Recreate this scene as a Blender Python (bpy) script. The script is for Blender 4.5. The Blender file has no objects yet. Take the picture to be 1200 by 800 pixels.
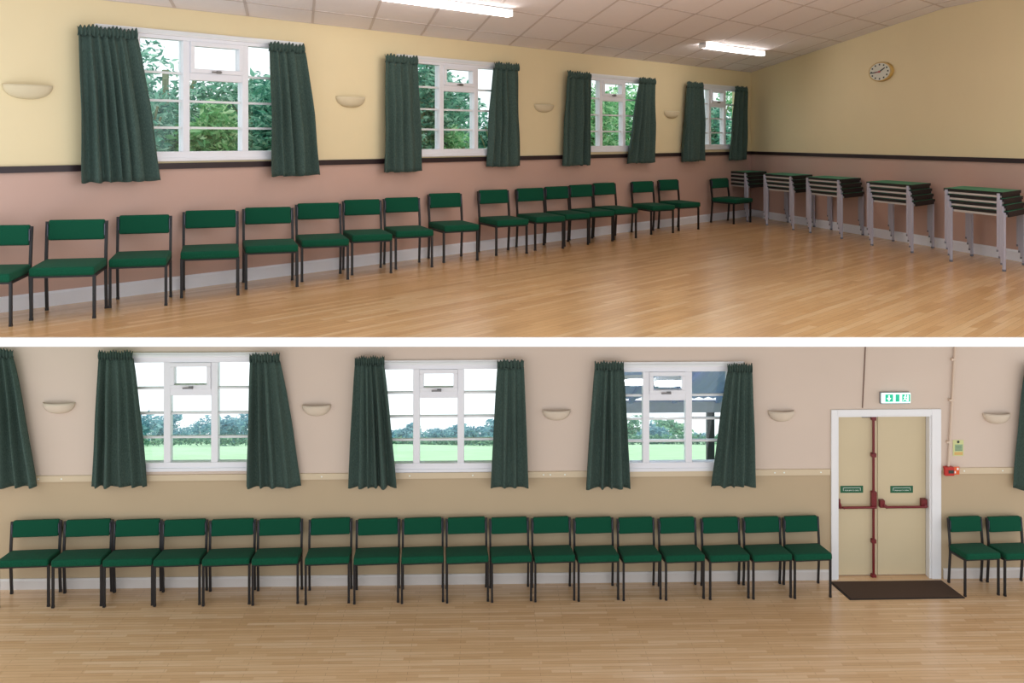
import bpy, bmesh, math, random
from math import sin, cos, pi, radians, atan2, sqrt, hypot
from mathutils import Matrix, Vector

# ------------------------------------------------------------------ camera, sky, exposure
F, CX, HY = 1100.0, 600.0, 163.0          # focal length in pixels of the 1200 px frame, principal column, eye line
CAMZ, UFZ = 4.583, 3.191                  # eye height and upper floor height above the lower floor
scene = bpy.context.scene
cam_d = bpy.data.cameras.new('camera')
cam = bpy.data.objects.new('camera', cam_d)
scene.collection.objects.link(cam)
cam.location = (0, 0, CAMZ); cam.rotation_euler = (radians(90), 0, 0)
cam_d.sensor_width = 36; cam_d.lens = 36 * F / 1200
cam_d.shift_y = -(400 - HY) / 1200
cam_d.clip_start = 0.05; cam_d.clip_end = 500
scene.camera = cam

world = bpy.data.worlds.new('overcast_sky'); scene.world = world
world.use_nodes = True
bg = world.node_tree.nodes['Background']
bg.inputs[0].default_value = (0.93, 0.965, 1.0, 1)
bg.inputs[1].default_value = 1.0

scene.view_settings.view_transform = 'Standard'
scene.view_settings.look = 'None'
scene.view_settings.exposure = 0.6
scene.view_settings.gamma = 1
scene.view_settings.use_curve_mapping = False
try:
    scene.cycles.max_bounces = 10
    scene.cycles.transparent_max_bounces = 16
except Exception:
    pass
C = scene.collection
LAMP_STRENGTH = 9.0

# ------------------------------------------------------------------ materials
def lin(c):
    return tuple(((v / 255) / 12.92 if v / 255 <= 0.04045 else ((v / 255 + 0.055) / 1.055) ** 2.4) for v in c)

def new_mat(name):
    m = bpy.data.materials.new(name); m.use_nodes = True
    nt = m.node_tree
    return m, nt, nt.nodes['Principled BSDF']

def mat(name, rgb, rough=0.6, metal=0.0, var=0.06, scale=6.0, bump=0.0, bscale=80.0, spec=0.5, coat=0.0):
    """plain coloured surface with a faint procedural mottling and an optional fine relief"""
    m, nt, b = new_mat(name)
    c = lin(rgb)
    tc = nt.nodes.new('ShaderNodeTexCoord')
    nz = nt.nodes.new('ShaderNodeTexNoise'); nz.inputs['Scale'].default_value = scale; nz.inputs['Detail'].default_value = 4
    nt.links.new(tc.outputs['Object'], nz.inputs['Vector'])
    mx = nt.nodes.new('ShaderNodeMix'); mx.data_type = 'RGBA'
    mx.inputs['A'].default_value = tuple(v * (1 - var) for v in c) + (1,)
    mx.inputs['B'].default_value = tuple(min(1, v * (1 + var)) for v in c) + (1,)
    nt.links.new(nz.outputs['Fac'], mx.inputs['Factor'])
    nt.links.new(mx.outputs['Result'], b.inputs['Base Color'])
    b.inputs['Roughness'].default_value = rough
    b.inputs['Metallic'].default_value = metal
    b.inputs['Specular IOR Level'].default_value = spec
    b.inputs['Coat Weight'].default_value = coat
    if bump:
        n2 = nt.nodes.new('ShaderNodeTexNoise'); n2.inputs['Scale'].default_value = bscale; n2.inputs['Detail'].default_value = 3
        nt.links.new(tc.outputs['Object'], n2.inputs['Vector'])
        bp = nt.nodes.new('ShaderNodeBump'); bp.inputs['Strength'].default_value = bump; bp.inputs['Distance'].default_value = 0.004
        nt.links.new(n2.outputs['Fac'], bp.inputs['Height'])
        nt.links.new(bp.outputs['Normal'], b.inputs['Normal'])
    return m

def fabric(name, rgb, rgb2, scale=220.0, rough=0.95, stripe=False):
    m, nt, b = new_mat(name)
    tc = nt.nodes.new('ShaderNodeTexCoord')
    n1 = nt.nodes.new('ShaderNodeTexNoise'); n1.inputs['Scale'].default_value = scale; n1.inputs['Detail'].default_value = 2
    mp = nt.nodes.new('ShaderNodeMapping')
    mp.inputs['Scale'].default_value = (1, 1, 0.35) if stripe else (1, 1, 1)
    nt.links.new(tc.outputs['Object'], mp.inputs['Vector'])
    nt.links.new(mp.outputs['Vector'], n1.inputs['Vector'])
    cr = nt.nodes.new('ShaderNodeValToRGB')
    cr.color_ramp.elements[0].position = 0.32; cr.color_ramp.elements[0].color = lin(rgb) + (1,)
    cr.color_ramp.elements[1].position = 0.68; cr.color_ramp.elements[1].color = lin(rgb2) + (1,)
    nt.links.new(n1.outputs['Fac'], cr.inputs['Fac'])
    nt.links.new(cr.outputs['Color'], b.inputs['Base Color'])
    bp = nt.nodes.new('ShaderNodeBump'); bp.inputs['Strength'].default_value = 0.35; bp.inputs['Distance'].default_value = 0.002
    nt.links.new(n1.outputs['Fac'], bp.inputs['Height']); nt.links.new(bp.outputs['Normal'], b.inputs['Normal'])
    b.inputs['Roughness'].default_value = rough
    b.inputs['Specular IOR Level'].default_value = 0.2
    b.inputs['Sheen Weight'].default_value = 0.03
    return m

def wood_floor(name, ang, cols, width=0.07, length=0.9, rough=0.3, coat=0.6):
    """strip floor: boards run along the direction ANG in plan"""
    m, nt, b = new_mat(name)
    L = nt.links.new
    tc = nt.nodes.new('ShaderNodeTexCoord')
    mp = nt.nodes.new('ShaderNodeMapping'); mp.inputs['Rotation'].default_value = (0, 0, -ang)
    L(tc.outputs['Object'], mp.inputs['Vector'])
    br = nt.nodes.new('ShaderNodeTexBrick')
    br.offset = 0.37; br.offset_frequency = 2; br.squash = 1
    br.inputs['Scale'].default_value = 1
    br.inputs['Brick Width'].default_value = length; br.inputs['Row Height'].default_value = width
    br.inputs['Mortar Size'].default_value = 0.0012; br.inputs['Mortar Smooth'].default_value = 0.2
    br.inputs['Color1'].default_value = (0, 0, 0, 1); br.inputs['Color2'].default_value = (1, 1, 1, 1)
    br.inputs['Mortar'].default_value = (0.1, 0.1, 0.1, 1)
    L(mp.outputs['Vector'], br.inputs['Vector'])
    # second lattice so that the tone differs from board to board
    vn = nt.nodes.new('ShaderNodeTexWhiteNoise'); vn.noise_dimensions = '2D'
    sep = nt.nodes.new('ShaderNodeSeparateXYZ'); L(mp.outputs['Vector'], sep.inputs['Vector'])
    row = nt.nodes.new('ShaderNodeMath'); row.operation = 'DIVIDE'; L(sep.outputs['Y'], row.inputs[0]); row.inputs[1].default_value = width
    rowf = nt.nodes.new('ShaderNodeMath'); rowf.operation = 'FLOOR'; L(row.outputs[0], rowf.inputs[0])
    sh = nt.nodes.new('ShaderNodeMath'); sh.operation = 'MULTIPLY_ADD'; L(rowf.outputs[0], sh.inputs[0]); sh.inputs[1].default_value = 0.37; 
    cx = nt.nodes.new('ShaderNodeMath'); cx.operation = 'DIVIDE'; L(sep.outputs['X'], cx.inputs[0]); cx.inputs[1].default_value = length
    L(cx.outputs[0], sh.inputs[2])
    colf = nt.nodes.new('ShaderNodeMath'); colf.operation = 'FLOOR'; L(sh.outputs[0], colf.inputs[0])
    cmb = nt.nodes.new('ShaderNodeCombineXYZ'); L(colf.outputs[0], cmb.inputs[0]); L(rowf.outputs[0], cmb.inputs[1])
    L(cmb.outputs[0], vn.inputs['Vector'])
    gr = nt.nodes.new('ShaderNodeTexNoise'); gr.inputs['Scale'].default_value = 9; gr.inputs['Detail'].default_value = 6; gr.inputs['Roughness'].default_value = 0.65
    mp2 = nt.nodes.new('ShaderNodeMapping'); mp2.inputs['Scale'].default_value = (0.35, 9, 1)
    L(mp.outputs['Vector'], mp2.inputs['Vector']); L(mp2.outputs['Vector'], gr.inputs['Vector'])
    ad = nt.nodes.new('ShaderNodeMath'); ad.operation = 'MULTIPLY_ADD'; L(gr.outputs['Fac'], ad.inputs[0]); ad.inputs[1].default_value = 0.6
    hf = nt.nodes.new('ShaderNodeMath'); hf.operation = 'MULTIPLY'; L(vn.outputs['Value'], hf.inputs[0]); hf.inputs[1].default_value = 0.38
    L(hf.outputs[0], ad.inputs[2])
    cr = nt.nodes.new('ShaderNodeValToRGB')
    cr.color_ramp.elements[0].position = 0.1; cr.color_ramp.elements[0].color = lin(cols[0]) + (1,)
    cr.color_ramp.elements[1].position = 0.85; cr.color_ramp.elements[1].color = lin(cols[2]) + (1,)
    e = cr.color_ramp.elements.new(0.5); e.color = lin(cols[1]) + (1,)
    L(ad.outputs[0], cr.inputs['Fac'])
    dk = nt.nodes.new('ShaderNodeMix'); dk.data_type = 'RGBA'
    L(br.outputs['Fac'], dk.inputs['Factor']); L(cr.outputs['Color'], dk.inputs['A'])
    dk.inputs['B'].default_value = tuple(v * 0.55 for v in lin(cols[0])) + (1,)
    L(dk.outputs['Result'], b.inputs['Base Color'])
    n2 = nt.nodes.new('ShaderNodeTexNoise'); n2.inputs['Scale'].default_value = 1.3; n2.inputs['Detail'].default_value = 3
    L(mp.outputs['Vector'], n2.inputs['Vector'])
    mr = nt.nodes.new('ShaderNodeMapRange'); mr.inputs['To Min'].default_value = rough - 0.06; mr.inputs['To Max'].default_value = rough + 0.1
    L(n2.outputs['Fac'], mr.inputs['Value']); L(mr.outputs['Result'], b.inputs['Roughness'])
    b.inputs['Coat Weight'].default_value = coat; b.inputs['Coat Roughness'].default_value = 0.22
    return m

def leaf_mat(name, dark, mid, light):
    m, nt, b = new_mat(name)
    L = nt.links.new
    g = nt.nodes.new('ShaderNodeNewGeometry')
    cr = nt.nodes.new('ShaderNodeValToRGB')
    cr.color_ramp.elements[0].color = lin(dark) + (1,); cr.color_ramp.elements[1].color = lin(light) + (1,)
    e = cr.color_ramp.elements.new(0.55); e.color = lin(mid) + (1,)
    L(g.outputs['Random Per Island'], cr.inputs['Fac'])
    L(cr.outputs['Color'], b.inputs['Base Color'])
    b.inputs['Roughness'].default_value = 0.6
    tr = nt.nodes.new('ShaderNodeBsdfTranslucent'); L(cr.outputs['Color'], tr.inputs['Color'])
    mx = nt.nodes.new('ShaderNodeMixShader'); mx.inputs[0].default_value = 0.4
    L(b.outputs[0], mx.inputs[1]); L(tr.outputs[0], mx.inputs[2])
    L(mx.outputs[0], nt.nodes['Material Output'].inputs['Surface'])
    return m

def glass_mat(name, tint):
    m = bpy.data.materials.new(name); m.use_nodes = True
    nt = m.node_tree; nt.nodes.clear(); L = nt.links.new
    out = nt.nodes.new('ShaderNodeOutputMaterial')
    tr = nt.nodes.new('ShaderNodeBsdfTransparent'); tr.inputs[0].default_value = tint + (1,)
    gl = nt.nodes.new('ShaderNodeBsdfGlossy'); gl.inputs['Roughness'].default_value = 0.03
    lw = nt.nodes.new('ShaderNodeLayerWeight'); lw.inputs['Blend'].default_value = 0.5
    pw = nt.nodes.new('ShaderNodeMath'); pw.operation = 'POWER'; pw.inputs[1].default_value = 5; L(lw.outputs['Facing'], pw.inputs[0])
    fr = nt.nodes.new('ShaderNodeMath'); fr.operation = 'MULTIPLY_ADD'; fr.inputs[1].default_value = 0.9; fr.inputs[2].default_value = 0.03; L(pw.outputs[0], fr.inputs[0])
    mx = nt.nodes.new('ShaderNodeMixShader')
    L(fr.outputs[0], mx.inputs[0]); L(tr.outputs[0], mx.inputs[1]); L(gl.outputs[0], mx.inputs[2]); L(mx.outputs[0], out.inputs[0])
    return m

def emit_mat(name, rgb, strength):
    m, nt, b = new_mat(name)
    b.inputs['Base Color'].default_value = lin(rgb) + (1,)
    b.inputs['Emission Color'].default_value = lin(rgb) + (1,)
    b.inputs['Emission Strength'].default_value = strength
    b.inputs['Roughness'].default_value = 0.4
    return m

LWALL_ANG = atan2(1100, 980)               # long wall of the upper hall, in plan
M = {}
M['cream'] = mat('cream_paint', (230, 213, 172), 0.75, var=0.03, scale=2, bump=0.06, bscale=60)
M['pink'] = mat('pink_paint', (198, 164, 150), 0.55, var=0.03, scale=2, bump=0.06, bscale=60)
M['blush'] = mat('blush_paint', (214, 196, 181), 0.75, var=0.03, scale=2, bump=0.06, bscale=60)
M['sand'] = mat('sand_paint', (188, 167, 136), 0.6, var=0.03, scale=2, bump=0.06, bscale=60)
M['magnolia'] = mat('magnolia_gloss', (212, 194, 165), 0.4, var=0.03)
M['white'] = mat('white_gloss', (236, 236, 238), 0.35, var=0.02)
M['offwhite'] = mat('white_board', (244, 244, 244), 0.7, var=0.01)
M['skirting'] = mat('skirting_gloss', (234, 235, 242), 0.35, var=0.03)
M['skirting_low'] = mat('greyed_skirting_gloss', (210, 204, 200), 0.35, var=0.03)
M['upvc'] = mat('window_plastic', (235, 236, 242), 0.3, var=0.02)
M['darkrail'] = mat('dark_stained_wood', (44, 30, 34), 0.4, var=0.2, scale=20)
M['tile'] = mat('ceiling_tile_board', (236, 229, 229), 0.9, var=0.03, scale=30, bump=0.25, bscale=140)
M['tbar'] = mat('ceiling_grid_metal', (206, 194, 190), 0.6, var=0.03)
M['plaster'] = mat('plaster', (214, 200, 168), 0.85, var=0.05, scale=10)
M['plaster2'] = mat('pale_plaster', (214, 199, 180), 0.85, var=0.05, scale=10)
M['curtain'] = fabric('green_curtain_cloth', (58, 76, 70), (76, 95, 88), 150, stripe=True)
M['lining'] = fabric('pale_lining_cloth', (200, 190, 160), (214, 204, 174), 130)
M['seat'] = fabric('green_upholstery', (6, 62, 43), (16, 86, 61), 160)
M['black'] = mat('black_metal', (17, 14, 17), 0.5, var=0.1, metal=0.0)
M['clip'] = mat('grey_plastic', (70, 74, 88), 0.25, var=0.05)
M['tabletop'] = mat('green_laminate', (52, 142, 108), 0.55, var=0.04)
M['tableedge'] = mat('dark_edging', (16, 15, 17), 0.6)
M['tablemetal'] = mat('grey_painted_tube', (172, 170, 182), 0.4, var=0.04)
M['tablerail'] = mat('light_grey_rail', (190, 186, 180), 0.4, var=0.04)
M['foot'] = mat('grey_rubber', (110, 112, 122), 0.7)
M['glass'] = glass_mat('window_glass', (0.96, 0.99, 0.99))
M['bar'] = mat('glazing_bar_white', (226, 230, 232), 0.35, var=0.02)
M['steel'] = mat('brushed_steel', (120, 118, 118), 0.35, metal=0.8)
M['doorpaint'] = mat('cream_door_paint', (208, 192, 158), 0.5, var=0.03, scale=3)
M['bolt'] = mat('dark_red_enamel', (112, 22, 30), 0.35, var=0.06)
M['signgreen'] = mat('green_sign', (14, 94, 62), 0.4, var=0.02)
M['signwhite'] = mat('sign_white', (236, 240, 236), 0.5, var=0.01)
M['exitwhite'] = emit_mat('lit_exit_white', (225, 255, 250), 0.62)
M['exitgreen'] = emit_mat('lit_exit_green', (10, 170, 130), 0.42)
M['housing'] = mat('grey_housing', (150, 152, 158), 0.5)
M['red'] = mat('red_plastic', (190, 38, 30), 0.4)
M['orange'] = mat('orange_label', (226, 98, 44), 0.5)
M['notice'] = mat('notice_card', (206, 210, 150), 0.5, var=0.03)
M['noticegreen'] = mat('notice_green', (150, 178, 140), 0.5)
M['noticeorange'] = mat('notice_orange', (214, 176, 104), 0.5)
M['ink'] = mat('dark_ink', (48, 56, 50), 0.6)
M['mat'] = mat('brown_coir', (72, 52, 38), 0.95, var=0.3, scale=160, bump=0.8, bscale=220)
M['matedge'] = mat('black_rubber', (30, 27, 28), 0.7)
M['wire'] = mat('brown_wire', (120, 92, 78), 0.6)
M['conduit'] = mat('painted_conduit', (214, 192, 172), 0.45)
M['clockrim'] = mat('tan_clock_rim', (196, 160, 88), 0.35)
M['clockface'] = mat('pale_clock_face', (216, 214, 200), 0.5, var=0.01)
M['clockred'] = mat('red_hand', (190, 90, 84), 0.5)
M['lampdiff'] = emit_mat('fluorescent_diffuser', (255, 250, 246), LAMP_STRENGTH)
M['lampbody'] = mat('lamp_white_metal', (236, 234, 232), 0.4)
M['floor_up'] = wood_floor('upper_strip_floor', LWALL_ANG, ((192, 140, 86), (220, 173, 118), (238, 204, 158)))
M['floor_low'] = wood_floor('lower_strip_floor', radians(1.4), ((188, 146, 102), (211, 173, 132), (226, 197, 164)), width=0.045, length=0.7)
M['slabunder'] = mat('slab_underside', (206, 200, 190), 0.9)
M['grass'] = mat('meadow_grass', (182, 222, 176), 0.95, var=0.25, scale=0.8, bump=0.3, bscale=8)
M['soil'] = mat('terrace_turf', (120, 160, 92), 0.95, var=0.3, scale=5)
def sheet_mat(name, rgb):
    m, nt, b = new_mat(name); c = lin(rgb) + (1,)
    b.inputs['Base Color'].default_value = c; b.inputs['Roughness'].default_value = 0.5
    tr = nt.nodes.new('ShaderNodeBsdfTranslucent'); tr.inputs['Color'].default_value = c
    mx = nt.nodes.new('ShaderNodeMixShader'); mx.inputs[0].default_value = 0.6
    nt.links.new(b.outputs[0], mx.inputs[1]); nt.links.new(tr.outputs[0], mx.inputs[2]); nt.links.new(mx.outputs[0], nt.nodes['Material Output'].inputs['Surface'])
    return m
M['canopy'] = sheet_mat('blue_translucent_sheet', (196, 210, 244))
M['canopybeam'] = mat('weathered_beam', (178, 188, 216), 0.7, var=0.15, scale=12)
M['post'] = mat('dark_post', (52, 60, 74), 0.6)
M['bark'] = mat('bark', (128, 136, 104), 0.9, var=0.2, scale=14)
M['leaf'] = leaf_mat('bright_leaves', (68, 140, 96), (140, 212, 150), (220, 246, 206))
M['leaf2'] = leaf_mat('deep_leaves', (52, 116, 104), (112, 182, 156), (196, 232, 214))
M['leafblue'] = leaf_mat('far_leaves', (104, 152, 172), (134, 182, 196), (176, 212, 214))  # distance haze is put into the blue-green leaf colour
M['leafmid'] = leaf_mat('hedge_leaves', (80, 134, 120), (124, 178, 150), (178, 212, 180))
M['reed'] = leaf_mat('meadow_stalks', (120, 160, 120), (160, 190, 140), (200, 214, 170))

# ------------------------------------------------------------------ mesh helpers
class MB:
    """collects shapes and links them as one mesh object"""
    def __init__(s): s.v, s.f, s.m, s.sm = [], [], [], []
    def add(s, verts, faces, mi=0, smooth=False):
        b = len(s.v); s.v.extend(tuple(p) for p in verts)
        for f in faces:
            s.f.append(tuple(b + i for i in f)); s.m.append(mi); s.sm.append(smooth)
        return s
    def box(s, x0, x1, y0, y1, z0, z1, mi=0):
        v = [(x0, y0, z0), (x1, y0, z0), (x1, y1, z0), (x0, y1, z0), (x0, y0, z1), (x1, y0, z1), (x1, y1, z1), (x0, y1, z1)]
        return s.add(v, [(3, 2, 1, 0), (4, 5, 6, 7), (0, 1, 5, 4), (1, 2, 6, 5), (2, 3, 7, 6), (3, 0, 4, 7)], mi)
    def prism(s, poly, z0, z1, mi=0, plane='xy', mi_side=None):
        """extrude a polygon given in PLANE; poly counter-clockwise seen from the + side"""
        n = len(poly)
        def P(a, b, c):
            return (a, b, c) if plane == 'xy' else (a, c, b)
        v = [P(a, b, z0) for a, b in poly] + [P(a, b, z1) for a, b in poly]
        fs = [tuple(range(n - 1, -1, -1)), tuple(range(n, 2 * n))]
        sd = [(i, (i + 1) % n, n + (i + 1) % n, n + i) for i in range(n)]
        if plane != 'xy':
            fs = [tuple(reversed(f)) for f in fs]; sd = [tuple(reversed(f)) for f in sd]
        s.add(v, fs, mi); b = len(s.v) - 2 * n
        for f in sd:
            s.f.append(tuple(b + i for i in f)); s.m.append(mi if mi_side is None else mi_side); s.sm.append(False)
        return s
    def tube(s, pts, r, sides=4, mi=0, smooth=False, up=(1, 0, 0), ry=None):
        """sweep a square (or round) section along a polyline"""
        pts = [Vector(p) for p in pts]; rings = []; up = Vector(up)
        ry = ry or r
        for i, p in enumerate(pts):
            t = Vector((0, 0, 0))
            if i > 0: t += (p - pts[i - 1]).normalized()
            if i < len(pts) - 1: t += (pts[i + 1] - p).normalized()
            t.normalize()
            a = up - t * up.dot(t)
            if a.length < 1e-4: a = Vector((0, 1, 0)) - t * t.y
            a.normalize(); b = t.cross(a)
            ring = []
            for k in range(sides):
                th = 2 * pi * (k + 0.5) / sides
                q = sqrt(2) if sides == 4 else 1
                ring.append(p + a * (r * q * cos(th)) + b * (ry * q * sin(th)))
            rings.append(ring)
        v = [q for ring in rings for q in ring]; f = []
        for i in range(len(pts) - 1):
            for k in range(sides):
                a0 = i * sides + k; a1 = i * sides + (k + 1) % sides
                f.append((a0, a1, a1 + sides, a0 + sides))
        s.add(v, f, mi, smooth)
        s.add(rings[0], [tuple(range(sides - 1, -1, -1))], mi); s.add(rings[-1], [tuple(range(sides))], mi)
        return s
    def disc(s, c, rx, rz, y0, y1, n=32, mi=0, mi_side=None):
        """flat round plate standing in the x-z plane, front face at y0"""
        ring = [(c[0] + rx * cos(2 * pi * k / n), c[1] + rz * sin(2 * pi * k / n)) for k in range(n)]
        return s.prism(ring, y0, y1, mi, 'xz', mi_side)
    def build(s, name, mats, parent=None, loc=None, rotz=0.0, kind=None, bevel=0.0):
        me = bpy.data.meshes.new(name)
        me.from_pydata(s.v, [], s.f)
        for m in (mats if isinstance(mats, (list, tuple)) else [mats]): me.materials.append(m)
        me.polygons.foreach_set('material_index', s.m); me.polygons.foreach_set('use_smooth', s.sm)
        me.update()
        return link(name, me, parent, loc, rotz, kind, bevel)

def link(name, me, parent=None, loc=None, rotz=0.0, kind=None, bevel=0.0):
    o = bpy.data.objects.new(name, me); C.objects.link(o)
    if parent is not None: o.parent = parent
    if loc is not None: o.location = loc; o.rotation_euler = (0, 0, rotz)
    if kind: o['kind'] = kind
    if bevel:
        md = o.modifiers.new('bevel', 'BEVEL'); md.width = bevel; md.segments = 2; md.limit_method = 'ANGLE'
    return o

def thing(name, label, cat, loc, rotz=0.0, group=None):
    o = bpy.data.objects.new(name, None); C.objects.link(o)
    o.empty_display_size = 0.1
    o.location = loc; o.rotation_euler = (0, 0, rotz)
    o['label'] = label; o['category'] = cat
    if group: o['group'] = group
    return o

def tag(o, label, cat, group=None):
    o['label'] = label; o['category'] = cat
    if group: o['group'] = group
    return o

def struct_root(name, loc, rotz):
    o = bpy.data.objects.new(name, None); C.objects.link(o)
    o.location = loc; o.rotation_euler = (0, 0, rotz); o['kind'] = 'structure'
    return o

def dup_tree(root, loc, rotz, scale=(1, 1, 1)):
    r = root.copy(); C.objects.link(r); r.location = loc; r.rotation_euler = (0, 0, rotz); r.scale = scale
    for ch in list(root.children):
        c = ch.copy(); C.objects.link(c); c.parent = r
        for g in list(ch.children):
            d = g.copy(); C.objects.link(d); d.parent = c
    return r

def cushion(w, d, h, bev, crown=0.0):
    """padded block with soft edges, centred in x, from y=-d..0, z=0..h"""
    bm = bmesh.new()
    bmesh.ops.create_cube(bm, size=1)
    for v in bm.verts: v.co = Vector((v.co.x * w, (v.co.y - 0.5) * d, (v.co.z + 0.5) * h))
    bmesh.ops.bevel(bm, geom=list(bm.edges), offset=bev, segments=3, profile=0.6, affect='EDGES')
    bmesh.ops.subdivide_edges(bm, edges=[e for e in bm.edges if e.calc_length() > 0.1], cuts=3, use_grid_fill=True)
    if crown:
        for v in bm.verts:
            if v.co.z > h * 0.6:
                v.co.z += crown * max(0, 1 - (2 * v.co.x / w) ** 2) * max(0, 1 - (2 * v.co.y / d + 1) ** 2)
    for f in bm.faces: f.smooth = True
    me = bpy.data.meshes.new('cushion'); bm.to_mesh(me); bm.free()
    return me

# ------------------------------------------------------------------ wall frames
class Frame:
    """a vertical wall plane: s runs along it to the right as seen from the room, y points out of the room, z up"""
    def __init__(s, O, ang):
        s.O, s.ang = O, ang; s.u = (cos(ang), sin(ang)); s.n = (sin(ang), -cos(ang))
    def s_at(s, px, d=0.0):
        k = (px - CX) / F
        ox, oz = s.O[0] + s.n[0] * d, s.O[1] + s.n[1] * d
        return (k * oz - ox) / (s.u[0] - k * s.u[1])
    def pt(s, sv, d=0.0):
        return (s.O[0] + s.u[0] * sv + s.n[0] * d, s.O[1] + s.u[1] * sv + s.n[1] * d)
    def sz(s, px, py, d=0.0):
        sv = s.s_at(px, d)
        return sv, CAMZ + (HY - py) / F * s.pt(sv, d)[1]
    def at(s, sv, z, d=0.0):
        p = s.pt(sv, d); return (p[0], p[1], z)

CORNER = (4.332, 17.02)
LW = Frame(CORNER, LWALL_ANG)                                  # long window wall, upper hall (s <= 0)
RW = Frame(CORNER, atan2(-0.9745, 0.2245))                     # gable wall, upper hall (s >= 0)
zb0, zb1 = F * CAMZ / (690 - HY), F * CAMZ / (676 - HY)
p0, p1 = (-600 / F * zb0, zb0), (600 / F * zb1, zb1)
ang_b = atan2(p1[1] - p0[1], p1[0] - p0[0])
mid = ((p0[0] + p1[0]) / 2, (p0[1] + p1[1]) / 2)
BW = Frame(mid, ang_b)                                         # window wall, lower hall
EAVE, KINKQ = 2.6, 5.22
def ceil_h(q): return UFZ + EAVE + 0.0881 * min(q, KINKQ)
def oblique(t, q): return (CORNER[0] - LW.u[0] * t + RW.u[0] * q, CORNER[1] - LW.u[1] * t + RW.u[1] * q)

# ------------------------------------------------------------------ shell
def wall_grid(mb, s0, s1, z0, z1, holes, th, splits=(), mats=(0,)):
    """solid wall slab with rectangular holes; SPLITS are heights where the paint changes"""
    xs = sorted({s0, s1} | {h[0] for h in holes} | {h[1] for h in holes})
    zs = sorted({z0, z1} | set(splits) | {h[2] for h in holes} | {h[3] for h in holes})
    def solid(i, j):
        if i < 0 or j < 0 or i >= len(xs) - 1 or j >= len(zs) - 1: return False
        cx, cz = (xs[i] + xs[i + 1]) / 2, (zs[j] + zs[j + 1]) / 2
        return not any(h[0] < cx < h[1] and h[2] < cz < h[3] for h in holes)
    for i in range(len(xs) - 1):
        for j in range(len(zs) - 1):
            if not solid(i, j): continue
            a, b, c, d = xs[i], xs[i + 1], zs[j], zs[j + 1]
            k = sum(1 for sp in splits if (c + d) / 2 > sp); mi = mats[k]
            mb.add([(a, 0, c), (b, 0, c), (b, 0, d), (a, 0, d)], [(0, 1, 2, 3)], mi)
            mb.add([(a, th, c), (b, th, c), (b, th, d), (a, th, d)], [(3, 2, 1, 0)], mi)
            if not solid(i - 1, j): mb.add([(a, 0, c), (a, th, c), (a, th, d), (a, 0, d)], [(3, 2, 1, 0)], mi)
            if not solid(i + 1, j): mb.add([(b, 0, c), (b, th, c), (b, th, d), (b, 0, d)], [(0, 1, 2, 3)], mi)
            if not solid(i, j - 1): mb.add([(a, 0, c), (b, 0, c), (b, th, c), (a, th, c)], [(3, 2, 1, 0)], mi)
            if not solid(i, j + 1): mb.add([(a, 0, d), (b, 0, d), (b, th, d), (a, th, d)], [(0, 1, 2, 3)], mi)

# windows: px of frame left/right, mullion centres, (x, head y, sill y), transom centre y, vent glass y0 y1, bars y (side), bars y (middle)
UPW = [dict(l=157, r=345, m1=218, m2=287, x=250, head=44, sill=187.5, tr=91, bars=(88, 119.5, 150), cen=(119.5, 150)),
       dict(l=470, r=598, m1=517, m2=557.5, x=538, head=73, sill=182.5, tr=104.5, bars=(104, 129, 152), cen=(129, 152)),
       dict(l=678, r=758, m1=704, m2=731, x=717, head=91, sill=177.5, tr=116, bars=(116, 135, 154), cen=(135, 154)),
       dict(l=816, r=867, m1=831.5, m2=849, x=840, head=102, sill=175, tr=123.5, bars=(122, 139, 155.5), cen=(139, 155.5))]
LOW = [dict(l=145, r=304, m1=196, m2=251.5, x=224, head=418, sill=551, tr=459, bars=(455, 484.5, 512.5), cen=(484.5, 512.5)),
       dict(l=440, r=592, m1=488, m2=540, x=515, head=426, sill=552, tr=462, bars=(460.5, 488.5, 515.5), cen=(488.5, 515.5)),
       dict(l=718, r=858, m1=757, m2=807, x=781, head=429, sill=551, tr=465, bars=(463.5, 491, 517), cen=(491, 517))]
for fr, ws in ((LW, UPW), (BW, LOW)):
    for w in ws:
        w['s0'], w['s1'] = fr.s_at(w['l']), fr.s_at(w['r'])
        zf = lambda y, w=w, fr=fr: fr.sz(w['x'], y)[1]
        w['z0'], w['z1'] = zf(w['sill']), zf(w['head'])
        w['ztr'] = zf(w['tr']); w['zb'] = [zf(y) for y in w['bars']]; w['zc'] = [zf(y) for y in w['cen']]

RAILZ_U = UFZ + 0.1005 / 1.0 * 0 + 1.145                     # centre of the dado rail, upper hall
SB = 12.0
# long wall, upper
mb = MB()
wall_grid(mb, -14.2, 0.0, UFZ, UFZ + EAVE + 0.03, [(w['s0'], w['s1'], w['z0'], w['z1']) for w in UPW], 0.15, (RAILZ_U,), (0, 1))
o = mb.build('wall_left', [M['pink'], M['cream']], None, (CORNER[0], CORNER[1], 0), LW.ang, 'structure')
# gable wall, upper
QE = 10.9
mb = MB()
mb.prism([(0, UFZ), (QE, UFZ), (QE, RAILZ_U), (0, RAILZ_U)], 0, 0.15, 0, 'xz')
mb.prism([(0, RAILZ_U), (QE, RAILZ_U), (QE, ceil_h(QE) + 0.03), (KINKQ, ceil_h(KINKQ) + 0.03), (0, ceil_h(0) + 0.03)], 0, 0.15, 1, 'xz')
mb.build('wall_right', [M['pink'], M['cream']], None, (CORNER[0], CORNER[1], 0), RW.ang, 'structure')
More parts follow.
